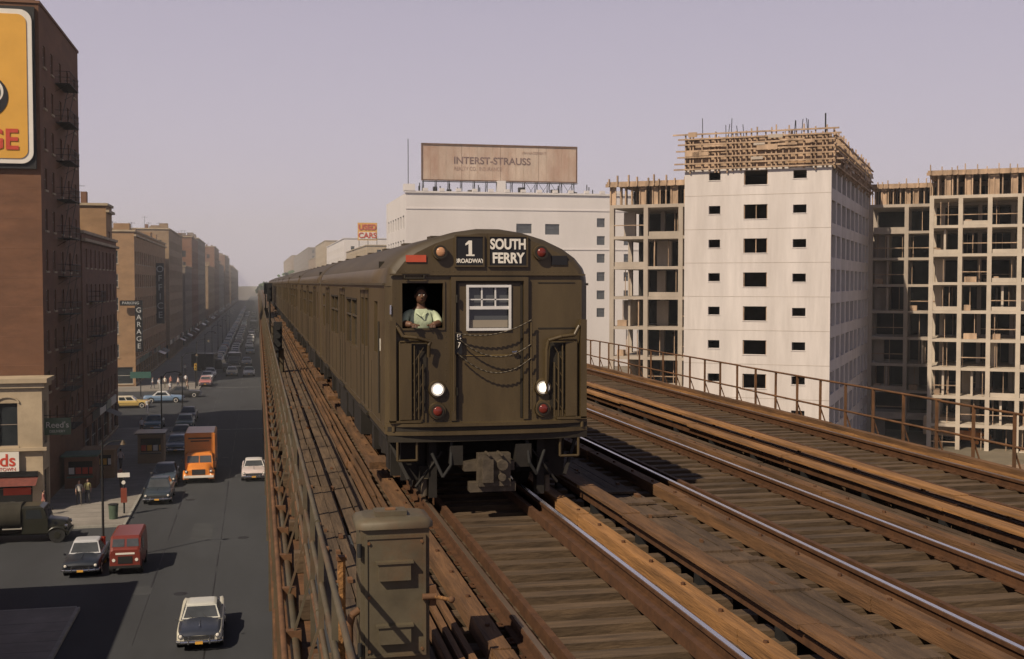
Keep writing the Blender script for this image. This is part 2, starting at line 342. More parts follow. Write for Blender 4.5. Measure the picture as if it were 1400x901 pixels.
# ---------------------------------------------------------------- train
XC=2.94; YF=14.95; HW=1.345; CL=15.5
train=empty('subway_train')
prof=[(HW,.95),(HW,2.86),(1.335,2.98),(1.29,3.10),(1.18,3.23),(1.01,3.35),(.75,3.47),(.45,3.56),(.15,3.605)]
def ring(y,inset=0,zt=0):
    pts=[]
    for (a,z) in prof: pts.append((XC+a-inset*(a/HW),y,z-zt if z>2.9 else z))
    for (a,z) in prof[::-1]: pts.append((XC-a+inset*(a/HW),y,z-zt if z>2.9 else z))
    return pts
def car(i):
    y0=YF+i*(CL+.42); y1=y0+CL
    b=MB('car_body')
    def rr(y,ins=0,zt=0): return ring(y,ins,zt)[1:-1]
    rings=[rr(y0,.09,.06),rr(y0+.03,.04,.025),rr(y0+.09,.0,.0)]+[rr(y0+.09+(CL-.18)*k/8,0,U(0,.004)) for k in range(1,8)]+[rr(y1-.09,0,0),rr(y1,.07,.04)]
    b.loft(rings,lambda i_,k: olive if k in(0,1,14,15,2,13) else olive_roof,closed=False,caps=False)
    drs=[3.0,7.75,12.5]; holes=[]
    for d in drs:
        for s_ in (-1,1): holes.append((d+s_*.33-.2,d+s_*.33+.2,1.95,2.68))
    wins=[(4.35,5.4),(5.55,6.6),(8.95,10.0),(10.1,11.15),(13.7,14.5)]
    holes+=[(a,c,1.85,2.62) for a,c in wins]; holes.append((1.0,1.45,1.95,2.65))
    for sgn in (-1,1):
        x=XC+sgn*HW
        b.facade((x,y0+.09),(0,1),(sgn,0),CL-.18,.95,2.86,[(a-.09,c-.09,p,q) for a,c,p,q in holes],.05,olive,glass_a)
        for a,c in wins:
            b.box(min(x,x+sgn*.012),max(x,x+sgn*.012),y0+a-.03,y0+c+.03,2.62,2.65,olive_d)
            b.box(min(x-sgn*.03,x-sgn*.0),max(x-sgn*.03,x-sgn*.0),y0+a,y0+c,2.34,2.37,olive_roof)
        for d in drs:
            for yy in (d-.66,d,d+.64): b.box(min(x,x+sgn*.006),max(x,x+sgn*.006),y0+yy,y0+yy+.02,1.0,2.80,olive_d)
            b.box(min(x,x+sgn*.05),max(x,x+sgn*.05),y0+d-.7,y0+d+.7,2.80,2.83,olive); b.box(min(x,x+sgn*.04),max(x,x+sgn*.04),y0+d-.66,y0+d+.66,.95,.99,olive_d)
        b.box(min(x,x+sgn*.03),max(x,x+sgn*.03),y0+.1,y1-.1,2.87,2.90,olive_roof)
        b.box(min(x,x+sgn*.012),max(x,x+sgn*.012),y0+.1,y1-.1,1.02,1.05,olive)
        for q in range(12): b.box(min(x,x+sgn*.004),max(x,x+sgn*.004),y0+.6+q*1.27,y0+.61+q*1.27,1.06,1.8,olive_d)
        b.face([(XC+sgn*(HW-.09),y0,.95),(XC+sgn*HW,y0+.09,.95),(XC+sgn*HW,y0+.09,2.86),(XC+sgn*(HW-.09),y0,2.86)],olive,True)
        b.face([(XC+sgn*(HW-.09),y1,.95),(XC+sgn*HW,y1-.09,.95),(XC+sgn*HW,y1-.09,2.86),(XC+sgn*(HW-.09),y1,2.86)],olive,True)
        if i==0: b.tube([(x+sgn*.05,y0+.35,1.2),(x+sgn*.05,y0+.35,2.4)],.012,olive_d); b.box(min(x,x+sgn*.008),max(x,x+sgn*.008),y0+.62,y0+.80,2.0,2.16,signw)
    b.box(XC-HW+.02,XC+HW-.02,y0+.1,y1-.1,.88,.95,undr)
    b.box(XC-HW+.06,XC+HW-.06,y0+1.35,y0+1.4,.96,3.2,olive_d)
    b.face([(XC-HW+.09,y1,.95),(XC+HW-.09,y1,.95),(XC+HW-.09,y1,2.86),(XC-HW+.09,y1,2.86)],olive); b.face(rr(y1,.07,.04),olive)
    for k in range(5):
        yy=y0+1.4+k*3.1; b.box(XC-.55,XC-.3,yy,yy+.4,3.50,3.565,olive_roof); b.box(XC+.3,XC+.55,yy,yy+.4,3.50,3.565,olive_roof)
    for ty in (2.6,12.9):
        for dy in (-1.03,1.03):
            for s_ in (-1,1):
                b.cyl((XC+s_*.70,y0+ty+dy,.43),(XC+s_*.83,y0+ty+dy,.43),.43,undr,20)
            b.cyl((XC-.8,y0+ty+dy,.43),(XC+.8,y0+ty+dy,.43),.07,undr)
        b.box(XC-.68,XC+.68,y0+ty-1.3,y0+ty+1.3,.22,.85,undr)  # bolster block, kept bulky so the space under the car goes dark
        for s_ in (-1,1):
            b.box(XC+s_*1.0-.09,XC+s_*1.0+.09,y0+ty-1.4,y0+ty+1.4,.35,.62,undr)
            for dy in (-1.03,1.03): b.box(XC+s_*1.02-.14,XC+s_*1.02+.14,y0+ty+dy-.16,y0+ty+dy+.16,.28,.66,undr)
            b.box(XC+s_*1.2-.15,XC+s_*1.2+.15,y0+ty-.35,y0+ty+.35,.16,.26,timber)
            b.cyl((XC+s_*1.02,y0+ty,.35),(XC+s_*1.02,y0+ty,.85),.12,undr)
    for (a,c,zz) in ((4.8,6.2,.35),(6.5,7.6,.45),(8.0,9.8,.3),(10.1,10.9,.5)):
        b.box(XC-1.25,XC-.5,y0+a,y0+c,zz,.88,undr); b.box(XC+.5,XC+1.25,y0+a+.3,y0+c+.2,zz,.88,undr)
    if i>0:
        b.face([(XC-HW+.09,y0,.95),(XC+HW-.09,y0,.95),(XC+HW-.09,y0,2.86),(XC-HW+.09,y0,2.86)],olive); b.face(rr(y0,.09,.06),olive)
        b.box(XC-.5,XC+.5,y0-.42,y0,1.0,2.9,undr)  # dark block painted in for the shade between cars
    b.build(train)
for i in range(10): car(i)
f=MB('front_end')
LW=HW-.09
holes=[(LW-1.13,LW-.60,2.32,2.90),(LW-.30,LW+.30,2.28,2.88)]
f.facade((XC-LW,YF),(1,0),(0,-1),2*LW,.95,2.93,holes,.05,olive,None)
top=[p for p in ring(YF,.09,.06)[1:-1]]
top=[(p[0],p[1],max(p[2],2.86)) for p in top]
f.face([(XC-LW,YF,2.93),(XC+LW,YF,2.93)]+[p for p in top if p[2]>2.925],olive)
f.box(XC-HW+.05,XC+HW-.05,YF-.04,YF-.003,3.0,3.02,olive)
def frame(x0,x1,z0,z1,t,d,m,yb=YF):
    f.box(x0-t,x1+t,yb-d,yb-.002,z1,z1+t,m); f.box(x0-t,x1+t,yb-d,yb-.002,z0-t,z0,m); f.box(x0-t,x0,yb-d,yb-.002,z0,z1,m); f.box(x1,x1+t,yb-d,yb-.002,z0,z1,m)
frame(XC-1.13,XC-.60,2.32,2.90,.025,.018,olive)
f.box(XC+.66,XC+1.16,YF-.008,YF-.001,2.30,2.315,olive_d); f.box(XC+.66,XC+1.16,YF-.008,YF-.001,2.90,2.912,olive_d)
sash=mat('sash_aluminium_and_reflection',(.60,.59,.57),.35,.2,.1,5)
frame(XC-.265,XC+.265,2.315,2.845,.032,.025,sash); 
f.box(XC-.265,XC+.265,YF-.015,YF+.01,2.56,2.60,sash)
for k in (-.09,.09): f.box(XC+k-.01,XC+k+.01,YF+.0,YF+.012,2.60,2.845,sash)  # thin strips model a reflection in the upper pane
f.box(XC-.265,XC+.265,YF+.0,YF+.012,2.68,2.695,sash)
f.face([(XC-.3,YF+.045,2.28),(XC+.3,YF+.045,2.28),(XC+.3,YF+.045,2.88),(XC-.3,YF+.045,2.88)],glass_b)
f.face([(XC-.26,YF+.028,2.32),(XC+.26,YF+.028,2.32),(XC+.26,YF+.028,2.42),(XC-.26,YF+.028,2.42)],blind)
f.box(XC-.50,XC-.44,YF-.05,YF-.002,1.12,2.98,olive); f.box(XC+.46,XC+.52,YF-.05,YF-.002,1.12,2.98,olive); f.box(XC-.44,XC+.46,YF-.05,YF-.002,2.93,2.98,olive)
f.box(XC-.43,XC-.40,YF-.012,YF-.001,1.14,2.92,olive_d); f.box(XC+.42,XC+.45,YF-.012,YF-.001,1.14,2.92,olive_d); f.box(XC-.40,XC+.42,YF-.012,YF-.001,2.90,2.925,olive_d)
f.box(XC-.36,XC+.38,YF-.010,YF-.001,1.955,1.965,mat('dull_yellow',(.16,.11,.04),.7)); 
f.cyl((XC+.36,YF-.05,2.0),(XC+.30,YF-.05,2.0),.015,chrome); f.cyl((XC+.36,YF-.002,2.0),(XC+.36,YF-.06,2.0),.02,chrome)
for zz in (1.5,2.1,2.7): f.cyl((XC-.43,YF-.06,zz-.05),(XC-.43,YF-.06,zz+.05),.018,olive_d)
for zz in (1.13,2.99,3.05):
    for k in range(34):
        xx=XC-1.15+k*.0697
        if not(-.5<xx-XC<.52 and zz<3.03): f.sphere((xx,YF-.001,zz),.007,olive,6,(1,.6,1))
for xx in (-1.215,-.56,.58,1.215):
    for k in range(24): f.sphere((XC+xx,YF-.001,1.2+k*.072),.006,olive,6,(1,.6,1))
def bow(z0,z1,d,m,x=HW-.02):
    n=14; r1=[];r0=[]
    for k in range(n+1):
        t=-1+2*k/n; xx=XC+t*x; yy=YF-d*(1-abs(t)**3.5)-.03; r0.append((xx,yy,z0)); r1.append((xx,yy,z1))
    for k in range(n):
        f.face([r0[k],r0[k+1],r1[k+1],r1[k]],m,True)
        f.face([r1[k],r1[k+1],(r1[k+1][0],YF+.1,z1),(r1[k][0],YF+.1,z1)],m); f.face([r0[k],r0[k+1],(r0[k+1][0],YF+.1,z0),(r0[k][0],YF+.1,z0)],m)
bow(1.06,1.10,.16,olive); bow(1.0,1.058,.11,olive_d); bow(.95,.998,.16,olive); bow(.86,.948,.10,olive_d)
for sx in (-.68,.72):
    for (zz,rr_,m_) in ((1.53,.062,lampw),(1.25,.060,redl)):
        f.cyl((XC+sx,YF-.05,zz),(XC+sx,YF,zz),rr_+.045,olive,24,rr_+.055)
        f.cyl((XC+sx,YF-.065,zz),(XC+sx,YF-.05,zz),rr_+.022,sash if m_ is lampw else olive_d,24)
        f.sphere((XC+sx,YF-.065,zz),rr_,m_,16,(1,.35,1))
for sx,m_ in ((-.64,amber),(.69,redl)):
    f.cyl((XC+sx,YF-.07,3.30),(XC+sx,YF+.02,3.30),.10,olive,20); f.cyl((XC+sx,YF-.085,3.30),(XC+sx,YF-.07,3.30),.085,olive_d,20); f.sphere((XC+sx,YF-.08,3.30),.062,m_,14,(1,.4,1))
for (a,c) in ((-.43,-.08),(.01,.50)):
    x0,x1,z0,z1=XC+a,XC+c,3.13,3.50
    f.box(x0,x1,YF-.02,YF+.0,z0,z1,signblk); 
    fr_=.02; f.box(x0-fr_,x1+fr_,YF-.035,YF+.0,z1,z1+fr_,olive); f.box(x0-fr_,x1+fr_,YF-.035,YF,z0-fr_,z0,olive); f.box(x0-fr_,x0,YF-.035,YF,z0,z1,olive); f.box(x1,x1+fr_,YF-.035,YF,z0,z1,olive)
nx=XC-.245
f.box(nx-.022,nx+.022,YF-.026,YF-.0205,3.27,3.45,signw); f.box(nx-.055,nx+.055,YF-.026,YF-.0205,3.25,3.27,signw)
f.face([(nx-.022,YF-.0255,3.45),(nx-.022,YF-.0255,3.405),(nx-.065,YF-.0255,3.385),(nx-.065,YF-.0255,3.41)],signw)
f.box(XC-1.08,XC-.82,YF-.02,YF+.01,3.17,3.26,redmark); f.box(XC+.84,XC+1.05,YF-.02,YF+.01,3.14,3.26,signblk)
f.box(XC-1.15,XC-.80,YF-.06,YF-.041,3.03,3.05,olive); f.tube([(XC-1.1,YF-.05,3.0),(XC-1.1,YF-.05,2.96),(XC-.85,YF-.05,2.96),(XC-.85,YF-.05,3.0)],.012,olive_d)
for sg in (-1,1):
    X=lambda a: XC+sg*a
    o0,o1=(.76,1.25)
    pts=[(X(o1),YF-.05,1.0),(X(o1),YF-.06,2.36),(X(o1-.05),YF-.08,2.34),(X(o1-.12),YF-.10,2.22),(X(o1-.3),YF-.12,2.20),(X(o0+.02),YF-.10,2.15),(X(o0),YF-.08,2.02),(X(o0),YF-.06,1.45)]
    if sg<0: pts=pts[:6]+[(X(.80),YF-.1,2.1),(X(.80),YF-.08,1.95)]
    f.tube(pts,.024,olive,8)
    f.box(min(X(.82),X(1.17)),max(X(.82),X(1.17)),YF-.02,YF-.002,1.25,2.12,olive_d)  # dark panel paints the shade of a recess; the wall stays flat
    f.tube([(X(1.17),YF-.06,1.12),(X(1.17),YF-.06,2.15),(X(.84),YF-.06,2.15)],.014,olive)
    f.box(min(X(1.02),X(1.17)),max(X(1.02),X(1.17)),YF-.075,YF-.055,1.15,2.13,olive)
    for k in range(3): f.tube([(X(.98-k*.055),YF-.06,1.15),(X(.98-k*.055),YF-.06,2.1-k*.12)],.011,olive)
    for k in range(4):
        z=1.2+k*.22; f.bar((X(1.0),YF-.05,z),(X(.86),YF-.055,z+.22),.010,olive)
    f.box(min(X(1.22),X(1.30)),max(X(1.22),X(1.30)),YF-.10,YF+.02,1.12,2.42,olive)
    f.box(min(X(.9),X(1.3)),max(X(.9),X(1.3)),YF-.10,YF,1.11,1.14,olive)
f.tube([(XC-.47,YF-.09,1.25),(XC-.47,YF-.09,2.4)],.013,olive); f.tube([(XC+.55,YF-.09,1.25),(XC+.55,YF-.09,2.4)],.013,olive)
chm=mat('chain_steel',(.07,.058,.042),.5,.3)
def chain(xa,za,xb,zb,sag):
    n=30; pts=[]
    for k in range(n+1):
        t=k/n; pts.append((XC+xa+(xb-xa)*t,YF-.10-.03*math.sin(math.pi*t)+(.006 if k%2 else -.006),za+(zb-za)*t-sag*4*t*(1-t)))
    f.tube(pts,.010,chm,6)
chain(-.45,2.26,.55,2.42,.10); chain(-.43,2.20,.54,2.10,.20); chain(-.43,2.0,.54,1.92,.22)
f.box(XC-.45,XC-.36,YF-.06,YF-.052,1.98,2.26,signblk)
f.box(XC-1.29,XC-1.27,YF-.02,YF,2.5,2.62,chrome)
cg=mat('coupler_metal',(.075,.060,.043),.6,.2,.4,8,bump=.2)
f.box(XC-.36,XC+.30,YF-.20,YF+.5,.48,.60,cg); f.box(XC-.20,XC+.22,YF-.34,YF-.18,.30,.72,cg); f.box(XC-.16,XC-.02,YF-.42,YF-.34,.36,.66,cg); f.cyl((XC+.10,YF-.34,.58),(XC+.10,YF-.42,.58),.07,cg,14); f.cyl((XC+.10,YF-.34,.42),(XC+.10,YF-.40,.42),.05,cg,14)
f.box(XC-.30,XC+.30,YF-.28,YF-.1,.22,.34,cg); f.box(XC-.52,XC-.36,YF-.1,YF+.2,.55,.8,undr); f.box(XC+.34,XC+.55,YF-.1,YF+.2,.5,.8,undr)
f.box(XC-1.2,XC+1.2,YF+.75,YF+.85,.3,.88,undr)  # added dark panel, closes off daylight showing under the car
for sx in (-1,1):
    f.cyl((XC+sx*.08,YF-.45,.72),(XC+sx*.08,YF-.2,.72),.02,cg)
    f.box(XC+sx*.72-.05,XC+sx*.72+.05,YF+.1,YF+.3,.1,.86,undr)
    f.tube([(XC+sx*.5,YF-.05,.85),(XC+sx*.52,YF-.12,.55),(XC+sx*.62,YF-.1,.4),(XC+sx*.75,YF,.7)],.022,tyre_and_arch_shade)
    f.box(XC+sx*.95-.16,XC+sx*.95+.16,YF+.35,YF+.42,.3,.86,undr)
    f.tube([(XC+sx*.95,YF-.05,.86),(XC+sx*.95,YF-.05,.62),(XC+sx*1.2,YF-.05,.62),(XC+sx*1.2,YF-.05,.86)],.018,olive)
    f.box(XC+sx*.82-.06,XC+sx*.82+.06,YF+.25,YF+.6,.15,.5,undr); f.cyl((XC+sx*.82,YF+.2,.12),(XC+sx*.82,YF+.2,.34),.05,cg,10); f.cyl((XC+sx*.70,YF+.2,.12),(XC+sx*.70,YF+.2,.30),.035,cg,10)
    f.tube([(XC+sx*.6,YF+.1,.7),(XC+sx*.95,YF+.1,.25)],.02,undr)
    f.bar((XC+sx*1.05,YF+.1,.35),(XC+sx*1.25,YF+.3,.8),.04,undr)
f.build(train)
text('BROADWAY',.075,(XC-.255,YF-.026,3.185),FR,signw,train,'sign_text',sx=.9,bold=.002)
text('SOUTH',.185,(XC+.255,YF-.026,3.40),FR,signw,train,'sign_text',sx=.78,bold=.006)
text('FERRY',.185,(XC+.255,YF-.026,3.22),FR,signw,train,'sign_text',sx=.82,bold=.006)
text('B\n7',.11,(XC-.405,YF-.065,2.15),FR,signw,train,'sign_text')
# ---------------------------------------------------------------- people
def skin_mesh(name,verts,edges,matsel,mats,head=None,loc=(0,0,0),rz=0,parent=None,extra=None):
    me=bpy.data.meshes.new(name+'_skel'); me.from_pydata([v_[:3] for v_ in verts],edges,[]); me.update()
    ob=bpy.data.objects.new(name+'_skel',me); sc.collection.objects.link(ob)
    sk_=ob.modifiers.new('s','SKIN'); 
    for k,v_ in enumerate(verts): 
        r_=v_[3]; me.skin_vertices[0].data[k].radius=(r_,v_[4] if len(v_)>4 else r_)
    me.skin_vertices[0].data[0].use_root=True
    sb=ob.modifiers.new('b','SUBSURF'); sb.levels=2
    dg=bpy.context.evaluated_depsgraph_get(); m2=bpy.data.meshes.new_from_object(ob.evaluated_get(dg)); m2.name=name
    bpy.data.objects.remove(ob)
    b=MB(name)
    idx=[matsel(p.center) for p in m2.polygons]
    b.v=[tuple(v_.co) for v_ in m2.vertices]; b.f=[tuple(p.vertices) for p in m2.polygons]; b.m=list(mats); b.fm=idx; b.sm=[True]*len(b.f)
    if extra: extra(b)
    return b.build(parent,loc,rz)
ox,oy,oz=XC-.865,YF+.20,1.13
vs_=[(0,.1,.75,.16,.12),(0,.1,1.0,.16,.12),(0,.05,1.22,.20,.12),(0,.02,1.37,.13,.10),(0,.0,1.47,.056),(0,-.02,1.58,.06),
     (.19,.02,1.35,.07),(.235,-.10,1.245,.058),(.12,-.22,1.235,.036),
     (-.19,.02,1.35,.07),(-.235,-.10,1.245,.058),(-.13,-.22,1.235,.036),
     (.11,.05,.55,.09),(.11,.0,.1,.06),(-.11,.05,.55,.09),(-.11,.0,.1,.06)]
ed_=[(0,1),(1,2),(2,3),(3,4),(4,5),(3,6),(6,7),(7,8),(3,9),(9,10),(10,11),(0,12),(12,13),(0,14),(14,15)]
def ms(c):
    if c.z>1.43: return 0
    if c.y<-.135 and c.z>1.0: return 0
    return 1 if c.z>.72 else 2
def ex(b):
    b.sphere((0,-.04,1.60),.082,skin,18,(.9,1.08,1.30)); b.sphere((0,-.012,1.635),.086,hair,18,(.95,1.06,1.14))
    b.cyl((0,-.122,1.605),(0,-.146,1.578),.010,skin,8,.018)
    for s_ in (-1,1):
        b.sphere((s_*.030,-.118,1.612),.011,signw,8); b.sphere((s_*.030,-.126,1.612),.006,hair,8); b.sphere((s_*.077,-.03,1.60),.02,skin,8,(.5,1,1.3))
        b.box(s_*.030-.018,s_*.030+.018,-.128,-.115,1.632,1.638,hair)
        hx=s_*.115
        b.sphere((hx,-.245,1.232),.040,skin,10,(1,1.1,.55))
        for k in range(4):
            xx=hx-.03+k*.02; l=(.055,.065,.06,.045)[k]; b.tube([(xx,-.265,1.238),(xx,-.265-l*.5,1.232),(xx,-.265-l*.7,1.20)],.009,skin,6)
        b.tube([(hx-s_*.035,-.23,1.232),(hx-s_*.058,-.25,1.232),(hx-s_*.06,-.275,1.225)],.010,skin,6)
    b.box(-.024,.024,-.126,-.117,1.552,1.559,mat('lips',(.12,.04,.03),.5))
    b.face([(-.06,-.075,1.43),(0,-.115,1.34),(-.012,-.118,1.34),(-.085,-.085,1.39)],shirtg); b.face([(.06,-.075,1.43),(0,-.115,1.34),(.012,-.118,1.34),(.085,-.085,1.39)],shirtg)
skin_mesh('train_operator',vs_,ed_,ms,[skin,shirtg,trous],loc=(ox,oy,oz),extra=ex)
def person(x,y,rz,shirt,pants,walk=.15,sk=skin_l):
    vs=[(0,0,.95,.13,.10),(0,0,1.15,.12,.09),(0,0,1.33,.16,.09),(0,0,1.45,.09,.07),(0,0,1.53,.05),(0,-.01,1.62,.06),
        (.19,0,1.40,.05),(.23,walk*.6,1.14,.042),(.24,walk*.3,.88,.032),(-.19,0,1.40,.05),(-.23,-walk*.6,1.14,.042),(-.24,-walk*1.1,.90,.032),
        (.10,-walk*.5,.90,.09),(.10,-walk*1.2,.50,.06),(.10,-walk*1.5,.06,.04),(.10,-walk*1.5-.16,.03,.03),
        (-.10,walk*.5,.90,.09),(-.10,walk*.8,.50,.06),(-.10,walk*1.9,.07,.04),(-.10,walk*1.9-.15,.03,.03)]
    ed=[(0,1),(1,2),(2,3),(3,4),(4,5),(3,6),(6,7),(7,8),(3,9),(9,10),(10,11),(0,12),(12,13),(13,14),(14,15),(0,16),(16,17),(17,18),(18,19)]
    sel=lambda c: 0 if (c.z>1.49 or (abs(c.x)>.19 and c.z<1.15 and c.z>.8)) else (1 if c.z>.98 else 2)
    def ex(b):
        b.sphere((0,-.01,1.64),.085,sk,12,(.9,1.05,1.3)); b.sphere((0,.015,1.67),.088,hair,12,(.95,1.05,1.1)); b.cyl((0,-.09,1.65),(0,-.115,1.625),.01,sk,6,.016)
        for s_ in (-1,1): b.sphere((s_*.03,-.09,1.65),.01,hair,6)
        for (hx,hy,hz) in ((.24,walk*.3,.84),(-.24,-walk*1.1,.86)):
            b.sphere((hx,hy,hz),.035,sk,8,(.6,1,1.2))
            for k in range(4): b.tube([(hx,hy-.025+k*.016,hz-.02),(hx,hy-.03+k*.016,hz-.08-.01*(k in(1,2)))],.008,sk,5)
            b.tube([(hx,hy-.03,hz),(hx,hy-.06,hz-.03)],.009,sk,5)
    skin_mesh('pedestrian',vs,ed,sel,[sk,mat('cloth_%d'%(int(shirt[0]*99+shirt[2]*50)),shirt,.85),mat('cloth_%d'%(int(pants[0]*99+pants[2]*50+200)),pants,.85)],loc=(x,y,GZ+(.14 if (x<-8.8 and not 134<y<180 and not 60<y<80) else 0)),rz=rz,extra=ex)
for (x,y,rz,s_,p_) in ((-15.5,183,1.2,(.6,.6,.58),(.05,.05,.08)),(-13.8,184,-.4,(.6,.58,.5),(.1,.08,.06)),(-13.0,184.5,.3,(.5,.2,.15),(.05,.05,.05)),(-11,188,2.8,(.6,.6,.6),(.08,.07,.1)),
    (-12.5,212,0,(.55,.55,.6),(.05,.05,.05)),(-11.2,120,3.1,(.3,.3,.33),(.06,.05,.05)),(-13.5,101,.2,(.55,.52,.45),(.05,.05,.06)),(-10.4,94,3,(.3,.12,.1),(.07,.06,.05)),(-10.5,240,0,(.6,.6,.6),(.05,.05,.06)),
    (-14.4,181,.2,(.6,.6,.6),(.4,.4,.38)),(-11.8,183,-1.2,(.6,.5,.45),(.05,.05,.08)),(-12.0,128,.5,(.5,.5,.52),(.05,.05,.06)),(-14.4,84.4,1.5,(.25,.22,.2),(.05,.05,.06)),(-14.5,96,3,(.1,.12,.2),(.04,.04,.04)),(-12.5,176,.2,(.6,.6,.6),(.1,.1,.14)),(-10.2,178,1.2,(.55,.4,.3),(.05,.05,.05)),(-13.4,150,.2,(.5,.5,.5),(.1,.1,.14)),
    (-12.6,88,.3,(.35,.33,.3),(.06,.06,.08)),(-12.1,88.5,.2,(.5,.45,.2),(.05,.05,.05)),(-11.5,104,3.0,(.55,.55,.55),(.06,.06,.08))):
    person(x,y,rz,s_,p_)
# ---------------------------------------------------------------- vehicles
def paint(c): return mat('car_paint_%d_%d_%d'%tuple(int(k*1000) for k in c),c,.30,0,.08,2,(1,1,1),0,None,.2,tuple(k*.7 for k in c),spec=.55)
def sedan(x,y,head=0,col=(.1,.1,.1),roof=None,hood=None,L=5.2,W=1.94,H=1.52,wagon=False,fin=0,name='parked_car',z=GZ):
    b=MB(name); cb=paint(col); crf=paint(roof) if roof else cb; ch=paint(hood) if hood else cb
    s_=L/5.2; hw=W/2
    st=[(-2.60,.80,.45,.68,.70),(-2.54,.93,.36,.80,.84),(-2.35,.985,.28,.87,.91),(-1.9,1,.25,.91,.96),(-1.0,1,.25,.94,1.02),(-.85,1,.25,.95,1.02),(1.3,1,.25,.95,1.0),(1.6,1,.25,.95+fin*.3,.98),(2.2,.985,.26,.94+fin*.8,.94),(2.48,.96,.32,.93+fin,.90),(2.57,.90,.38,.86+fin,.84),(2.60,.82,.46,.72,.72)]
    rings=[]
    for (yy,wf,zb,zs,zt) in st:
        w_=hw*wf; half=[(0,zb),(w_*.9,zb),(w_*.99,zb+.12),(w_,(zb+zs)/2),(w_*.99,zs-.08),(w_*.93,zs),(w_*.78,zs-(.03 if fin and yy>1.2 else -.01)),(w_*.45,zt),(0,zt+.015)]
        rings.append([(a,yy*s_,c) for a,c in half]+[(-a,yy*s_,c) for a,c in half[::-1][1:-1]])
    b.loft(rings,lambda i,k: ch if (k in (6,7,8,9)) or (k in(5,10) and i<4) else cb)
    yf0,yf1,yr1,yr0=-.95*s_,-.40*s_,(2.25 if wagon else .85)*s_,(2.45 if wagon else 1.45)*s_
    wb,wt=hw*.88,hw*.68; z0_,z1_=.97,H-.05
    base=[(-wb,yf0),(wb,yf0),(wb,yr0),(-wb,yr0)]; top_=[(-wt,yf1),(wt,yf1),(wt,yr1),(-wt,yr1)]
    rg=[[(a,c,z0_) for a,c in base],[(a,c,z1_) for a,c in top_]]
    b.loft(rg,lambda i,k:crf,caps=False,smooth=False)
    def rrect(z,sx,sy,r=.12):
        cy=(yf1+yr1)/2; hx=wt*sx; hy=(yr1-yf1)/2*sy
        return [(-hx+r,cy-hy,z),(hx-r,cy-hy,z),(hx,cy-hy+r,z),(hx,cy+hy-r,z),(hx-r,cy+hy,z),(-hx+r,cy+hy,z),(-hx,cy+hy-r,z),(-hx,cy-hy+r,z)]
    b.loft([rrect(z1_-.005,1.02,1.03),rrect(z1_+.03,.97,.97),rrect(H,.8,.84),rrect(H+.012,.4,.5)],lambda i,k:crf)
    def gp(k,u0,u1,v0,v1,m=glass_a):
        A,B=Vector(rg[0][k]),Vector(rg[0][(k+1)%4]); C,D=Vector(rg[1][(k+1)%4]),Vector(rg[1][k])
        nn=(B-A).cross(D-A).normalized()*.012
        def q(u,v_): return (A.lerp(B,u)).lerp(D.lerp(C,u),v_)+nn
        b.face([q(u0,v0),q(u1,v0),q(u1,v1),q(u0,v1)],m)
    gp(0,.05,.95,.12,.9,glass_b); gp(2,.06,.94,.15,.88)
    for k in (1,3):
        segs=((.08,.33),(.37,.62),(.66,.94)) if wagon else ((.12,.50),(.54,.88))
        for u0,u1 in segs: 
            if k==3: u0,u1=1-u1,1-u0
            gp(k,u0,u1,.12,.88)
    for yy in (-1.62*s_,1.55*s_):
        for sg in (-1,1):
            xo=sg*(hw+.004)
            b.cyl((xo-sg*.05,yy,.38),(xo,yy,.38),.41,tyre_and_arch_shade,18); b.cyl((xo-sg*.2,yy,.34),(xo+sg*.012,yy,.34),.34,tyre_and_arch_shade,18)  # the wider dark disc paints the shaded wheel arch around the tyre
            b.cyl((xo,yy,.34),(xo+sg*.018,yy,.34),.25,signw,18); b.cyl((xo,yy,.34),(xo+sg*.024,yy,.34),.19,chrome,14)
    yb=-2.60*s_; 
    b.tube([(-hw*.98,yb+.3,.46),(-hw*.97,yb,.46),(-hw*.8,yb-.09,.46),(0,yb-.13,.46),(hw*.8,yb-.09,.46),(hw*.97,yb,.46),(hw*.98,yb+.3,.46)],.065,chrome,8)
    for sg in (-1,1): b.cyl((sg*.45,yb-.16,.38),(sg*.45,yb-.14,.62),.04,chrome,8)
    b.box(-hw*.9,hw*.9,-yb-.02,-yb+.08,.42,.54,chrome)
    b.box(-hw*.66,hw*.66,yb-.02,yb+.03,.53,.70,iron); 
    for k in range(3): b.box(-hw*.66,hw*.66,yb-.03,yb-.018,.55+k*.05,.575+k*.05,chrome)
    for k in range(9): b.box(-hw*.6+k*hw*.15,-hw*.6+k*hw*.15+.012,yb-.04,yb-.031,.54,.69,chrome)
    for sg in (-1,1):
        b.cyl((sg*hw*.80,yb-.03,.70),(sg*hw*.80,yb+.12,.70),.11,chrome,14); b.sphere((sg*hw*.80,yb-.02,.70),.085,signw,10,(1,.4,1))
        b.cyl((sg*hw*.86,-yb-.05,.72),(sg*hw*.86,-yb+.03,.72),.07,redl,10)
        b.box(min(sg*hw*1.0,sg*(hw+.012)),max(sg*hw*1.0,sg*(hw+.012)),-1.9*s_,2.0*s_,.66,.69,chrome)
        b.cyl((sg*(hw+.06),-1.0*s_,1.0),(sg*(hw+.06),-.97*s_,1.0),.07,chrome,10); b.cyl((sg*(hw-.03),-.98*s_,.93),(sg*(hw+.06),-.98*s_,1.0),.012,chrome,5)
        b.cyl((sg*.3,yf0-.03,.985),(sg*.3-.25,yf0+.22,1.18),.008,iron,4)
    b.box(-.16,.16,yb-.20,yb-.18,.38,.50,yellow); b.box(-.01,.01,yb+.3,-1.0*s_,1.0,1.03,chrome)
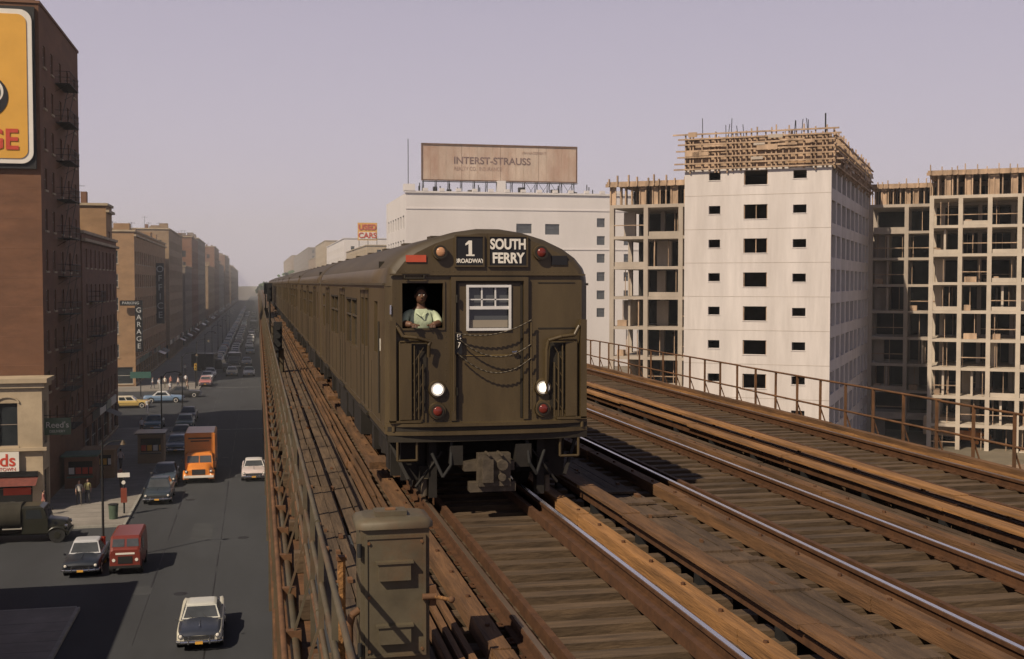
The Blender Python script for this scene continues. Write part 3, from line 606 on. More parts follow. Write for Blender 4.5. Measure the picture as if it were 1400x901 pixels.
    b.bar((-wb,yf0-.01,.99),(wb,yf0-.01,.99),.015,chrome); b.bar((-wt,yf1-.01,z1_-.02),(wt,yf1-.01,z1_-.02),.012,chrome)
    for sg in (-1,1): b.bar((sg*wb,yf0-.01,.99),(sg*wt,yf1-.01,z1_-.02),.012,chrome)
    return b.build(None,(x,y+L/2*math.cos(head),z) if head==0 else (x,y,z),head)
def truck(x,y,head,cab,box,L=7.5,W=2.4,H=3.3,boxh=None,name='delivery_truck',canvas=False,cabt=True):
    b=MB(name); cb=paint(cab); bx=paint(box) if not canvas else mat('canvas',box,.95,bump=.3); hw=W/2; f0=-L/2
    st=[(f0,.68,.55,1.15),(f0+.12,.74,.5,1.3),(f0+1.0,.8,.5,1.42),(f0+1.15,.85,.5,1.5)]
    rg=[]
    for yy,wf,zb,zt in st:
        w_=hw*wf; half=[(0,zb),(w_,zb),(w_,zb+.5),(w_*.85,zt-.06),(w_*.5,zt),(0,zt+.02)]; rg.append([(a,yy,c) for a,c in half]+[(-a,yy,c) for a,c in half[::-1][1:-1]])
    b.loft(rg,lambda i,k:cb)
    for sg in (-1,1):
        rr=[]
        for k in range(7):
            t=math.pi*k/6; yy=f0+.55-.62*math.cos(t); zz=.55+.5*math.sin(t); rr.append([(sg*hw*.62,yy,zz),(sg*hw*.99,yy,zz-.04),(sg*hw*1.0,yy,zz-.16),(sg*hw*.62,yy,zz-.16)])
        b.loft(rr,lambda i,k:cb)
        b.cyl((sg*hw*.78,f0-.04,1.0),(sg*hw*.78,f0+.1,1.0),.12,chrome,14); b.sphere((sg*hw*.78,f0-.03,1.0),.09,signw,8,(1,.4,1))
    c0,c1=f0+1.1,f0+2.6; cw=hw*.88
    rg=[[(-cw,c0,.6),(cw,c0,.6),(cw,c1,.6),(-cw,c1,.6)],[(-cw,c0,1.48),(cw,c0,1.48),(cw,c1,1.48),(-cw,c1,1.48)],[(-cw*.92,c0+.25,2.15),(cw*.92,c0+.25,2.15),(cw*.92,c1,2.15),(-cw*.92,c1,2.15)],[(-cw*.75,c0+.5,2.28),(cw*.75,c0+.5,2.28),(cw*.75,c1,2.28),(-cw*.75,c1,2.28)]]
    b.loft(rg,lambda i,k:cb,smooth=False)
    A=[(-cw*.9,c0+.005,1.54),(-.04,c0+.005,1.54),(-.04,c0+.18,2.07),(-cw*.85,c0+.18,2.07)]
    b.face(A,glass_b); b.face([(-p[0],p[1],p[2]) for p in A],glass_b)
    for sg in (-1,1): b.face([(sg*(cw+.008),c0+.3,1.52),(sg*(cw+.008),c1-.25,1.52),(sg*(cw*.935+.012),c1-.25,2.05),(sg*(cw*.94+.012),c0+.42,2.05)],glass_a)
    b.box(-hw*.95,hw*.95,f0-.14,f0-.04,.5,.68,signw if not canvas else cb); b.box(-hw*.42,hw*.42,f0-.02,f0+.04,.72,1.15,iron)
    for k in range(5): b.box(-hw*.42,hw*.42,f0-.035,f0-.018,.76+k*.08,.79+k*.08,chrome if not canvas else cb)
    bb0=c1+.05; H2=H
    if canvas:
        rg=[]
        for k in range(13):
            yy=bb0+(L/2-bb0)*k/12; s=-.05*abs(math.sin(math.pi*k/3)); rg.append([(-hw,yy,1.0),(hw,yy,1.0),(hw,yy,1.7),(hw*.97+s*.4,yy,H2-.5+s),(hw*.7,yy,H2-.1+s),(0,yy,H2+s),(-hw*.7,yy,H2-.1+s),(-hw*.97-s*.4,yy,H2-.5+s),(-hw,yy,1.7)])
        b.loft(rg,lambda i,k:bx)
    else:
        r=.12
        sec=lambda yy,ins:[(-hw+ins,yy,.85+ins),(hw-ins,yy,.85+ins),(hw-ins,yy,H2-r-ins),(hw-r-ins,yy,H2-ins),(-hw+r+ins,yy,H2-ins),(-hw+ins,yy,H2-r-ins)]
        b.loft([sec(bb0,.06),sec(bb0+.06,0),sec(L/2-.06,0),sec(L/2,.05)],lambda i,k:bx,smooth=False)
        for zz in (1.2,2.0,H2-.35):
            for sg in (-1,1): b.box(min(sg*hw,sg*(hw+.02)),max(sg*hw,sg*(hw+.02)),bb0+.1,L/2-.1,zz,zz+.05,bx)
        b.box(-hw*.75,hw*.75,bb0-.012,bb0-.002,H2-.5,H2-.38,iron); b.box(-hw*.6,hw*.6,bb0-.012,bb0-.002,H2-.72,H2-.62,iron)
    for (yy) in (f0+.55,L/2-1.3):
        for sg in (-1,1): b.cyl((sg*(hw-.32),yy,.48),(sg*(hw-.03),yy,.48),.48,tyre_and_arch_shade,18); b.cyl((sg*(hw-.03),yy,.48),(sg*(hw-.01),yy,.48),.2,cb,12)
    for sg in (-1,1): b.cyl((sg*(cw+.0),c0+.15,1.6),(sg*(cw+.25),c0+.05,1.75),.015,iron,5); b.box(sg*(cw+.25)-.07,sg*(cw+.25)+.07,c0+.04,c0+.06,1.62,1.9,iron)
    b.box(-hw*.5,hw*.5,f0+.2,L/2-.1,.45,.6,undr)
    return b.build(None,(x,y,GZ),head)
sedan(-2.6,52.0,0,(.50,.48,.40),(.46,.46,.42),(.03,.035,.05),fin=.14,name='car')
sedan(-9.5,66.4,0,(.02,.025,.035),(.42,.43,.45),None,H=1.6,name='car')
sedan(-.4,96.0,0,(.55,.47,.45),(.56,.54,.52),None,fin=.1,name='car')
sedan(-7.2,87.3,0,(.03,.04,.05),None,None,H=1.65,L=4.9)
sedan(-7.3,94.5,0,(.05,.07,.09),(.08,.1,.13),None,H=1.6)
sedan(-7.6,113,0,(.06,.10,.15),(.22,.30,.36),None)
sedan(-7.7,121,0,(.03,.03,.03)); sedan(-7.9,131,0,(.04,.09,.07),(.2,.25,.22))
sedan(-11.2,131,0,(.05,.13,.17),(.03,.08,.1),None)
sedan(-8.0,139,0,(.05,.05,.06)); 
sedan(-16.2,157,math.pi/2,(.50,.36,.12),(.55,.5,.4),wagon=True,name='station_wagon')
sedan(-12.4,163,math.pi/2,(.16,.24,.36),(.5,.5,.5)); sedan(-10.5,170,math.pi/2+.1,(.05,.05,.05))
sedan(-8.0,186,0,(.42,.16,.15),(.5,.3,.28),name='car')
sedan(3.2,109,math.pi,(.02,.025,.03)); sedan(3.0,122,math.pi,(.03,.03,.04))
truck(-4.7,99.6,0,(.60,.20,.035),(.60,.20,.035),L=7.2,W=2.45,H=3.75)
truck(-14.6,77,math.pi/2,(.020,.020,.014),(.028,.025,.018),L=5.9,W=2.2,H=2.45,canvas=True,name='army_truck')
truck(-8.2,219,1.3,(.03,.03,.035),(.025,.025,.03),L=6.8,H=3.3); truck(-4.3,226,0,(.03,.035,.045),(.05,.055,.06),L=6,H=2.9)
truck(-1.2,400,0,(.05,.05,.06),(.06,.07,.09),L=8,H=3.4); truck(68,104,.6,(.6,.22,.04),(.6,.45,.30),L=6,H=2.7)
b=MB('utility_van'); rp=paint((.16,.033,.024)); 
sec=lambda yy,w_,zt,i_=0:[(-w_,yy,.45),(w_,yy,.45),(w_,yy,1.2),(w_*.93,yy,zt-.08),(w_*.8,yy,zt),(-w_*.8,yy,zt),(-w_*.93,yy,zt-.08),(-w_,yy,1.2)]
b.loft([sec(0,.78,1.4),sec(.08,.82,1.48),sec(.25,.84,1.5),sec(.42,.85,2.0),sec(.6,.86,2.08),sec(3.6,.86,2.08),sec(3.7,.82,2.0)],lambda i,k:rp,smooth=False)
for sg in (-1,1):
    b.face([(sg*.06,.245,1.53),(sg*.70,.245,1.53),(sg*.66,.375,1.93),(sg*.06,.375,1.93)],glass_b); b.face([(sg*.87,.7,1.25),(sg*.87,1.5,1.25),(sg*.83,1.5,1.85),(sg*.83,.75,1.85)],glass_a)
    for yy in (.65,2.95): b.cyl((sg*.62,yy,.36),(sg*.88,yy,.36),.36,tyre_and_arch_shade,16); b.cyl((sg*.88,yy,.36),(sg*.89,yy,.36),.15,chrome,10)
    b.cyl((sg*.60,-.03,.85),(sg*.60,.05,.85),.09,signw,12)
b.box(-.38,.38,-.02,.03,.65,1.05,iron); b.box(-.8,.8,-.1,-.02,.42,.55,iron); b.box(-.5,.5,-.015,.0,1.15,1.25,signw); b.build(None,(-7.2,66.6,GZ),0)
cols=[(.03,.03,.03),(.08,.09,.12),(.35,.35,.35),(.12,.17,.22),(.08,.15,.13),(.55,.53,.48),(.2,.05,.035),(.14,.20,.28),(.30,.33,.35),(.5,.44,.3),(.5,.52,.55)]
y=192
while y<760:
    if R()<.95 and y>229: sedan(-7.7+U(-.15,.15),y,0,random.choice(cols),random.choice(cols+[None]*4))
    if R()<.88: sedan(19.6,y,math.pi,random.choice(cols))
    y+=5.9+(U(0,2) if R()<.2 else 0)
wc=[(.62,.62,.62)]*7
for (x,y) in ((-5.2,236),(-4.9,244),(-5.3,251),(-5.0,259),(-5.1,268),(-5.2,278),(-2.0,318),(-5.1,288),(-1.8,352),(-5,299),(-5,310),(-5,321),(-5,332),(-5,343),(-5,356),(-1.9,420),(-5,368),(-5,382),(-1.8,470),(-5,396),(-5,410),(-5,425),(-4.8,440),(-5,458),(-5,475),(-5,492),(-1.7,540),(-5,510),(-5,530),(-5,560),(-1.7,620),(-5,585),(-5,615),(-5,640),(-1.8,270),(-2.1,232),(-2.2,292),(-1.9,336),(-1.9,375),(-8.0,196),(-8.0,203),(-1.6,205),(-4.6,206)):
    sedan(x+U(-.2,.2),y,0,random.choice(cols+wc),random.choice(cols+wc),name='car')
# ---------------------------------------------------------------- left side buildings
def gl():
    r=R(); return blind if r<.14 else (glass_b if r<.4 else glass_a)
def building(name,x0,x1,y0,y1,zt,m,fh=3.1,bay=2.9,ww=1.1,wh=1.7,front=True,left=False,right=True,corn=stone,shop=True,detail=True,fbay=None,barm=None,sillm=stone):
    b=MB(name); zb=GZ
    def grid(W_,by):
        hs=[]; n_=max(1,int((W_-.8)/by)); off=(W_-n_*by)/2
        z=zb+(4.6 if shop else 1.2)
        while z+wh+.9<zt:
            for k in range(n_): 
                c=off+(k+.5)*by; hs.append((round(c-ww/2,3),round(c+ww/2,3),round(z,3),round(z+wh,3)))
            z+=fh
        if shop:
            n2=max(1,int(W_/4.2)); w2=W_/n2
            for k in range(n2): hs.append((round(k*w2+.4,3),round((k+1)*w2-.4,3),zb+.5,zb+3.1))
        return hs
    def wall(O,E,N_,W_,by,win):
        b.facade(O,E,N_,W_,zb,zt,grid(W_,by) if win else [],.18,m,gl,barm=(barm or white_p) if detail else None,sill=sillm if detail else None)
    wall((x0,y0),(1,0),(0,-1),x1-x0,fbay or bay,front)
    wall((x1,y0),(0,1),(1,0),y1-y0,bay,right)
    wall((x0,y1),(0,-1),(-1,0),y1-y0,bay,left)
    b.face([(x1,y1,zb),(x0,y1,zb),(x0,y1,zt),(x1,y1,zt)],m)
    b.face([(x0,y0,zt-.6),(x1,y0,zt-.6),(x1,y1,zt-.6),(x0,y1,zt-.6)],roofm)
    for (p0,p1,q0,q1) in ((x0-.2,x1+.2,y0-.2,y0+.15),(x1-.15,x1+.2,y0+.15,y1),(x0-.2,x0+.15,y0+.15,y1)): b.box(p0,p1,q0,q1,zt,zt+.25,corn)
    if corn is stone and detail: b.box(x1,x1+.35,y0-.3,y1,zt-.7,zt-.45,corn)
    if shop:
        yy=y0
        while yy<y1-3 and right:
            l=U(3.5,6); c=random.choice([brickC,signblk,iron,paint((.05,.10,.07)),paint((.05,.06,.1)),paint((.16,.05,.03)),paint((.2,.18,.15)),signw]); b.box(x1+.003,x1+.15,yy+.2,min(yy+l,y1)-.2,zb+3.3,zb+4.1,c)
            if R()<.35: 
                a0,a1=yy+.4,min(yy+l,y1)-.4; b.face([(x1+.02,a0,zb+3.2),(x1+.02,a1,zb+3.2),(x1+1.3,a1,zb+2.6),(x1+1.3,a0,zb+2.6)],random.choice([paint((.12,.04,.03)),paint((.04,.08,.06)),iron]))
            yy+=l
    n_=max(1,int((y1-y0)/7))
    for k in range(n_):
        cx=U(x0+1,x1-2) if x1-x0<8 else U(x1-7,x1-2); cy=U(y0+1,y1-1.5)
        if R()<.5: b.box(cx,cx+U(1.5,2.6),cy,cy+U(1.5,2.6),zt-.6,zt+U(1.2,2.2),m)
        else: b.box(cx,cx+.6,cy,cy+.9,zt-.6,zt+U(.8,1.6),brickC)
        if R()<.7: 
            h_=U(1.5,3); b.cyl((cx,cy-1,zt-.6),(cx,cy-1,zt+h_),.04,iron,4); b.cyl((cx-.6,cy-1,zt+h_-.2),(cx+.6,cy-1,zt+h_-.2),.03,iron,4)
    b.build(); return b
def escape(x,y0,y1,zs):
    e=MB('fire_escape')
    for i,z in enumerate(zs):
        e.box(x+.02,x+1.1,y0,y1,z,z+.05,iron)
        for zz in (.5,.95): 
            e.bar((x+1.1,y0,z+zz),(x+1.1,y1,z+zz),.03,iron); e.bar((x,y0,z+zz),(x+1.1,y0,z+zz),.03,iron); e.bar((x,y1,z+zz),(x+1.1,y1,z+zz),.03,iron)
        k=y0
        while k<=y1: e.bar((x+1.1,k,z),(x+1.1,k,z+.95),.018,iron); k+=.35
        if i<len(zs)-1:
            for o in (.35,.85): e.bar((x+o,y0+.4,z+.05),(x+o,y1-.6,zs[i+1]),.04,iron)
        e.bar((x,y0+.1,z-.6),(x+1.0,y0+.1,z),.03,iron); e.bar((x,y1-.1,z-.6),(x+1.0,y1-.1,z),.03,iron)
    e.build()
A=MB('brick_apartment_building'); ax0,ax1,ay0,ay1,azt=-42,-15,89,107.5,22.7
hs=[]
for k in range(11):
    z=-8.0+k*2.95
    if z+1.6<azt-.8:
        for c in (2.0,5.2,9.0,12.6,16.2): hs.append((c-.5,c+.5,z,z+1.55))
A.facade((ax1,ay0),(0,1),(1,0),ay1-ay0,GZ,azt,hs,.18,brickA,gl,barm=white_p,sill=stone)
hs=[(c-.45,c+.45,z,z+1.4) for z in [-2+k*2.95 for k in range(3)] for c in (3,6)]
A.facade((ax0,ay0),(1,0),(0,-1),27,GZ,azt,hs,.18,brickA,gl,barm=white_p,sill=stone)
A.face([(ax0,ay1,GZ),(ax1,ay1,GZ),(ax1,ay1,azt),(ax0,ay1,azt)],brickA); A.face([(ax0,ay0,GZ),(ax0,ay1,GZ),(ax0,ay1,azt),(ax0,ay0,azt)],brickA)
A.face([(ax0,ay0,azt-.8),(ax1,ay0,azt-.8),(ax1,ay1,azt-.8),(ax0,ay1,azt-.8)],roofm)
A.box(ax0,ax1+.1,ay0-.1,ay0+.25,azt,azt+.2,brickC); A.box(ax1-.2,ax1+.1,ay0+.25,ay1,azt,azt+.2,brickC); A.box(ax1-1.0,ax1-.4,ay0+.5,ay0+1.2,azt,azt+1.1,iron)
for k in range(12): A.box(ax0,ax1-.05,ay0-.012,ay0-.002,-3+k*2.1,-2.97+k*2.1,brickC)
A.build()
escape(ax1,ay0+6.5,ay0+11,[-8.4+2.95*k for k in range(10)])
bbd=empty('advertising_billboard')
q=MB('panel')
def rpanel(x0,x1,z0,z1,r,y0,y1,m):
    pts=[]
    for (cx,cz,a0) in ((x1-r,z1-r,0),(x0+r,z1-r,90),(x0+r,z0+r,180),(x1-r,z0+r,270)):
        for k in range(7):
            t=math.radians(a0+k*15); pts.append((cx+r*math.cos(t),cz+r*math.sin(t)))
    q.loft([[(a,y1,c) for a,c in pts],[(a,y0,c) for a,c in pts]],lambda i,k:m,smooth=False)
rpanel(-27,-15.40,11.35,22.15,.8,88.56,88.7,signw); rpanel(-26.7,-15.75,11.70,21.80,.6,88.50,88.557,yellow); q.box(-27.2,-15.25,88.72,88.95,11.0,22.4,iron)
q.cyl((-18.5,88.46,16.0),(-18.5,88.495,16.0),1.5,signblk,32); q.cyl((-18.2,88.44,16.35),(-18.2,88.457,16.35),.9,signw,28); q.cyl((-18.32,88.42,16.28),(-18.32,88.437,16.28),.84,signblk,28); q.cyl((-18.4,88.46,14.6),(-18.4,88.495,14.6),.75,signblk,24); q.box(-19.1,-17.8,88.46,88.494,17.2,17.9,signblk)
q.build(bbd)
text('ORANGE',2.0,(-16.35,88.45,12.95),FR,redp,bbd,align='RIGHT',bold=.05,sx=.95)
S=MB('corner_shop'); sx0,sx1,sy0,sy1,szt=-40,-14.7,86.2,88.95,-4.0
hs=[(a,a+1.3,-8.4,-5.4) for a in [25.3-2.9-k*2.6 for k in range(7)]]
hs+=[(a,a+3.6,GZ+.5,GZ+2.9) for a in [25.3-4.3-k*4.3 for k in range(5)]]
S.facade((sx0,sy0),(1,0),(0,-1),25.3,GZ,szt,hs,.2,stone,gl,barm=brickE,sill=stone)
S.facade((sx1,sy0),(0,1),(1,0),2.75,GZ,szt,[(.7,1.9,-8.4,-5.4),(.5,2.3,GZ+.4,GZ+2.9)],.2,stone,gl,barm=brickE)
S.box(sx0,sx1+.4,sy0-.4,sy1,szt,szt+.3,stone); S.box(sx0,sx1+.2,sy0-.2,sy1,szt-.35,szt-.003,stone); S.box(sx0,sx1+.3,sy0-.3,sy0-.003,-8.72,-8.5,stone)
for a in [25.3-2.9-k*2.6 for k in range(7)]:
    n=8
    for k in range(n):
        t0,t1=math.pi*k/n,math.pi*(k+1)/n; cx=sx0+a+.65
        S.bar((cx-.75*math.cos(t0),sy0-.05,-5.4+.45*math.sin(t0)),(cx-.75*math.cos(t1),sy0-.05,-5.4+.45*math.sin(t1)),.10,stone)
S.box(-23,-16.2,sy0-.35,sy0-.1,-10.1,-8.75,signw); S.box(-23,-15,sy0-.3,sy0-.05,-10.5,-10.15,signblk)
S.face([(-23,sy0-.05,-10.5),(-15,sy0-.05,-10.5),(-15,sy0-1.2,-11.0),(-23,sy0-1.2,-11.0)],mat('awning_red',(.14,.04,.03),.8)); S.box(-22,-18,sy0-.05,sy0-.01,-12.4,-11.4,signw); S.box(-17.3,-15.5,sy0-.05,sy0-.01,-11.8,-11.3,redp)
so_=S.build()
text('Brands',1.2,(-16.4,sy0-.37,-9.35),FR,redp,so_,align='RIGHT',bold=.02); text('WHITE LUNCHES IN TOWN',.33,(-16.4,sy0-.37,-9.95),FR,redp,so_,align='RIGHT')
def kiosk(x,y,w_,d,h_,m,m2):
    k=MB('newsstand_kiosk'); z=GZ+.14
    k.facade((x,y),(1,0),(0,-1),w_,z,z+h_,[(.25,w_-.25,z+1.0,z+h_-.4)],.3,m,dark); k.box(x,x+w_,y+.31,y+d,z,z+h_,m); k.facade((x+w_,y),(0,1),(1,0),.31,z,z+h_,[],.1,m)
    k.ob((x,y),(1,0),(0,1),-.2,w_+.2,-.5,d+.1,z+h_,z+h_+.12,m2); k.box(x+.2,x+w_-.2,y-.25,y-.003,z+.85,z+.95,m2)
    for i in range(4): k.box(x+.3+i*.5,x+.7+i*.5,y+.1,y+.12,z+1.1,z+1.6,random.choice([signw,redp,yellow]))
    k.build()
kiosk(-15.0+.35,95,2.3,2.2,2.5,brickC,mat('green_metal',(.07,.12,.09),.7)); kiosk(-13.8,99.5,2.3,2,2.3,brickB,brickB); kiosk(-10.4,107,2.2,2.4,2.6,brickD,paint((.1,.08,.06)))
hg=MB('hanging_sign'); hg.box(-14.9,-13.1,88,88.15,-7.9,-6.7,mat('sign_green',(.10,.14,.09),.7)); hg.bar((-14.9,88.07,-6.5),(-13,88.07,-6.5),.04,iron); hg.bar((-14.5,88.07,-6.5),(-14.5,88.07,-6.7),.02,iron); hg.bar((-13.4,88.07,-6.5),(-13.4,88.07,-6.7),.02,iron); ho=hg.build()
text("Reed's",.6,(-14,87.98,-7.2),FR,signw,ho); text('DELIVERY',.25,(-14,87.98,-7.65),FR,signw,ho)
building('brick_building',-40,-15,108.5,134,7.3,brickC,fh=3.2)
escape(-15,112,115.5,[-8.4+3.2*k for k in range(4)])
building('brick_building',-24,-15.4,129,134,11.0,brickB,front=False,shop=False)
building('brick_building',-40,-15,20,58,-3.0,brickC,corn=brickC)  # unseen building out of frame, sized so its shadow covers the near sidewalk
building('garage_building',-50,-18.4,188,250,10.8,brickB,fh=3.6,bay=3.6,ww=1.8,wh=2.0,fbay=5)
building('apartment_building',-45,-17.8,252,296,14.0,brickD,detail=False)
building('apartment_building',-45,-17.5,302,332,7.0,brickE,detail=False)
building('apartment_building',-45,-17.5,333,368,15.5,brickC,detail=False)
building('apartment_building',-60,-17.6,370,420,16.5,brickE,detail=False)
building('apartment_building',-60,-17.3,436,500,9,brickD,detail=False)
building('apartment_building',-60,-17.3,502,560,18,brickC,detail=False)
building('apartment_building',-60,-17.6,562,650,12,brickE,detail=False); building('apartment_building',-60,-17,652,760,18,brickC,detail=False); building('apartment_building',-60,-17,780,1100,14,brickD,detail=False)
building('apartment_building',-75,-52,195,250,15.5,brickC,detail=False,shop=False)
vs1=MB('garage_sign'); vs1.box(-18.3,-17.2,186.9,187.2,-7.6,-.6,signblk); vs1.box(-20.5,-17.2,186.9,187.2,-.55,.25,signblk); vs1.box(-18.3,-18.1,187.2,188.2,-3,-2.8,iron); g1=vs1.build()
fad_w=mat('weathered_white',(.42,.44,.44),.8,0,.3,1)
text('G\nA\nR\nA\nG\nE',1.10,(-17.75,186.85,-4.0),FR,fad_w,g1); text('PARKING',.6,(-18.9,186.85,-.15),FR,fad_w,g1)
vs2=MB('vertical_sign'); vs2.box(-18.3,-16.9,226,226.3,-4.6,6.6,signblk); vs2.box(-18.4,-18.25,226,226.3,-3,-2.8,iron); vs2.box(-18.4,-18.25,226,226.3,3,3.2,iron); g2=vs2.build()
text('O\nF\nF\nI\nC\nE',1.7,(-17.6,225.9,1.2),FR,fad_w,g2)
vs3=MB('garage_sign'); vs3.box(-17.6,-14.8,172,172.2,GZ+2.6,GZ+3.5,paint((.05,.12,.10))); vs3.cyl((-16.2,172.1,GZ),(-16.2,172.1,GZ+2.6),.07,iron); vs3.build()
def lamp(x,y,h=7,side=1):
    l=MB('street_lamp'); z=GZ
    l.cyl((x,y,z),(x,y,z+.9),.17,iron,10,.12); l.cyl((x,y,z+.9),(x,y,z+h),.08,iron,8,.05)
    l.tube([(x,y,z+h-.3),(x+side*.5,y,z+h+.3),(x+side*1.3,y,z+h+.4),(x+side*1.8,y,z+h+.3)],.04,iron); l.cyl((x+side*1.8,y,z+h+.25),(x+side*1.8,y,z+h),.06,greyol,10,.22); l.sphere((x+side*1.8,y,z+h-.02),.14,signw,8,(1,1,.8)); l.build()
l=MB('street_lamp'); l.cyl((-8.75,70,GZ),(-8.75,70,GZ+1),.16,paint((.3,.2,.02)),10,.12); l.cyl((-8.75,70,GZ+1),(-8.75,70,GZ+1.5),.13,redp,10); l.cyl((-8.75,70,GZ+1.5),(-8.75,70,GZ+7.0),.075,iron,8,.05); l.tube([(-8.75,70,GZ+6.6),(-8.3,70,GZ+6.95),(-7.6,70,GZ+7.0)],.03,iron); l.cyl((-7.6,70,GZ+6.75),(-7.6,70,GZ+7.0),.18,greyol,10,.05); l.build()
for yy in (118,150,186,215,248,285,320,360,400): lamp(-9.2,yy)
for yy in (100,140,186,230,280,330): lamp(21.3,yy,7,-1)
l=MB('street_sign'); l.cyl((-9.1,84,GZ+.14),(-9.1,84,GZ+3.1),.06,iron); l.box(-9.5,-8.7,83.93,83.98,GZ+2.65,GZ+2.95,signw); l.box(-9.3,-8.9,83.85,84.1,GZ+.9,GZ+1.9,paint((.2,.05,.03))); l.cyl((-9.1,83.8,GZ+2.3),(-9.1,83.9,GZ+2.3),.13,signw,12); l.build()
l=MB('traffic_light'); l.cyl((-9.2,182,GZ),(-9.2,182,GZ+3.8),.08,iron); l.box(-9.4,-9.0,181.8,182.1,GZ+2.9,GZ+3.9,mat('signal_yellow',(.4,.25,.03),.6)); l.cyl((-9.2,181.8,GZ+3.65),(-9.2,181.7,GZ+3.65),.1,redl); l.cyl((-9.2,181.8,GZ+3.2),(-9.2,181.7,GZ+3.2),.1,iron); l.build()
l=MB('litter_bin'); l.cyl((-9.6,82.2,GZ+.14),(-9.6,82.2,GZ+1.1),.28,mat('bin_green',(.06,.09,.06),.7),14,.33); l.cyl((-9.6,82.2,GZ+1.1),(-9.6,82.2,GZ+1.14),.35,iron,14); l.build()
# ---------------------------------------------------------------- right: white building with billboard
Wb=MB('white_warehouse'); wx0,wx1,wy0,wy1,wz=27,76,216,250,19.6
ho=[(20.8,23.8,12.3,14.1),(26.4,29.2,12.1,14.1)]+[(36.6,38.2,z,z+1.7) for z in (13.6,10.2,6.8,3.3,-.2,-3.6)]+[(42,43.6,z,z+1.7) for z in (13.6,10.2,6.8,3.3,-.2)]
Wb.facade((wx0,wy0),(1,0),(0,-1),wx1-wx0,GZ,wz,ho,.3,whitewall,glass_b,barm=iron)
hw_=[(3+k*4.2,5.4+k*4.2,z,z+2.4) for k in range(7) for z in (13.2,8.6,4.0,-.6,-5.2)]
Wb.facade((wx0,wy1),(0,-1),(-1,0),wy1-wy0,GZ,wz,hw_,.3,whitewall,glass_b,barm=iron)
Wb.face([(wx1,wy0,GZ),(wx1,wy1,GZ),(wx1,wy1,wz),(wx1,wy0,wz)],whitewall); Wb.face([(wx0,wy1,GZ),(wx1,wy1,GZ),(wx1,wy1,wz),(wx0,wy1,wz)],whitewall)
Wb.face([(wx0,wy0,wz-.8),(wx1,wy0,wz-.8),(wx1,wy1,wz-.8),(wx0,wy1,wz-.8)],roofm)
Wb.box(wx0-.3,wx1+.3,wy0-.3,wy0+.4,wz,wz+.35,whitewall)
for zz in (16.6,9.2): Wb.box(wx0-.12,wx1,wy0-.12,wy0-.003,zz,zz+.25,whitewall)
for k in range(16): Wb.box(wx0+k*3.1,wx0+k*3.1+.9,wy0-.35,wy0+.35,wz+.351,wz+.9,whitewall)
Wb.box(wx0-.4,wx0+1.6,wy0-.4,wy0+1.6,wz+.35,wz+1.6,whitewall)
for k in range(22):
    cx=U(wx0+2,wx0+38); cy=wy0+U(2,6); 
    if R()<.5: Wb.box(cx,cx+U(.6,1.6),cy,cy+1,wz-.8,wz+U(.8,2.0),greyol)
    else: Wb.cyl((cx,cy,wz-.8),(cx,cy,wz+U(1.2,2.5)),.1,iron,6)
Wb.box(wx0+17.5,wx0+19,wy0+1,wy0+3,wz,wz+2.6,whitewall)
Wb.cyl((wx0+.5,wy0+1,wz),(wx0+.5,wy0+1,wz+10),.07,iron,6); Wb.build()
bl=empty('rooftop_billboard'); q=MB('structure')
bx0_,bx1_,by_,bz0,bz1=30.4,60.3,219,22.4,29.0
q.box(bx0_,bx1_,by_,by_+.25,bz0,bz1,billw); q.box(bx0_-.2,bx1_+.2,by_-.12,by_-.003,bz1-.2,bz1+.15,rust_steel); q.box(bx0_-.2,bx1_+.2,by_-.12,by_-.003,bz0-.25,bz0+.0,rust_steel); q.box(bx0_-.2,bx0_+.05,by_-.12,by_-.003,bz0,bz1-.2,rust_steel); q.box(bx1_-.05,bx1_+.2,by_-.12,by_-.003,bz0,bz1-.2,rust_steel)
for k in range(1,20): q.box(bx0_+k*1.495,bx0_+k*1.495+.05,by_-.02,by_-.002,bz0,bz1-.2,rust_steel if k%5==0 else form)
q.box(bx0_,bx1_,by_-1.2,by_-.2,bz0-.5,bz0-.4,iron)
for k in range(13):
    x=bx0_+.3+k*2.44; q.bar((x,by_+.4,wz-.8),(x,by_+.4,bz1-.3),.12,iron); q.bar((x,by_+3,wz-.8),(x,by_+.4,bz1-1),.10,iron); q.bar((x,by_+3,wz-.8),(x,by_+.4,bz0),.08,iron)
    if k<12 and k>7: q.bar((x,by_+.4,wz-.8),(x+2.44,by_+.4,bz0),.07,iron); q.bar((x+2.44,by_+.4,wz-.8),(x,by_+.4,bz0),.07,iron)
    q.bar((x,by_-.2,bz0-.45),(x,by_-1.2,bz0-.45),.05,iron)
q.build(bl)
fad=mat('faded_lettering',(.17,.11,.10),.85,0,.5,.8); fad2=mat('faded_lettering_pale',(.34,.22,.17),.85,0,.5,.8)
text('INTERST-STRAUSS',1.85,(43.8,by_-.05,26.0),FR,fad,bl,bold=.03); text('REALTY CO.  INSURANCE',1.0,(41,by_-.05,24.5),FR,fad2,bl,sx=.8); text('MANAGEMENT',.7,(52,by_-.05,27.7),FR,fad2,bl)
building('pale_building',27,60,262,299,8.5,whitewall,detail=False,left=True,corn=whitewall,shop=False); building('pale_building',27.5,60,302,372,12.5,stone,detail=False,left=True,shop=False)
building('pale_building',27,70,374,470,17,whitewall,detail=False,left=True,shop=False,corn=whitewall); building('pale_building',27,70,480,560,20,stone,detail=False,left=True,shop=False); building('pale_building',27,70,562,640,15,brickD,detail=False,left=True,shop=False); building('pale_building',27,70,642,900,22,brickE,detail=False,left=True,shop=False); building('pale_building',26,70,905,1200,24,brickD,detail=False,left=True,shop=False)
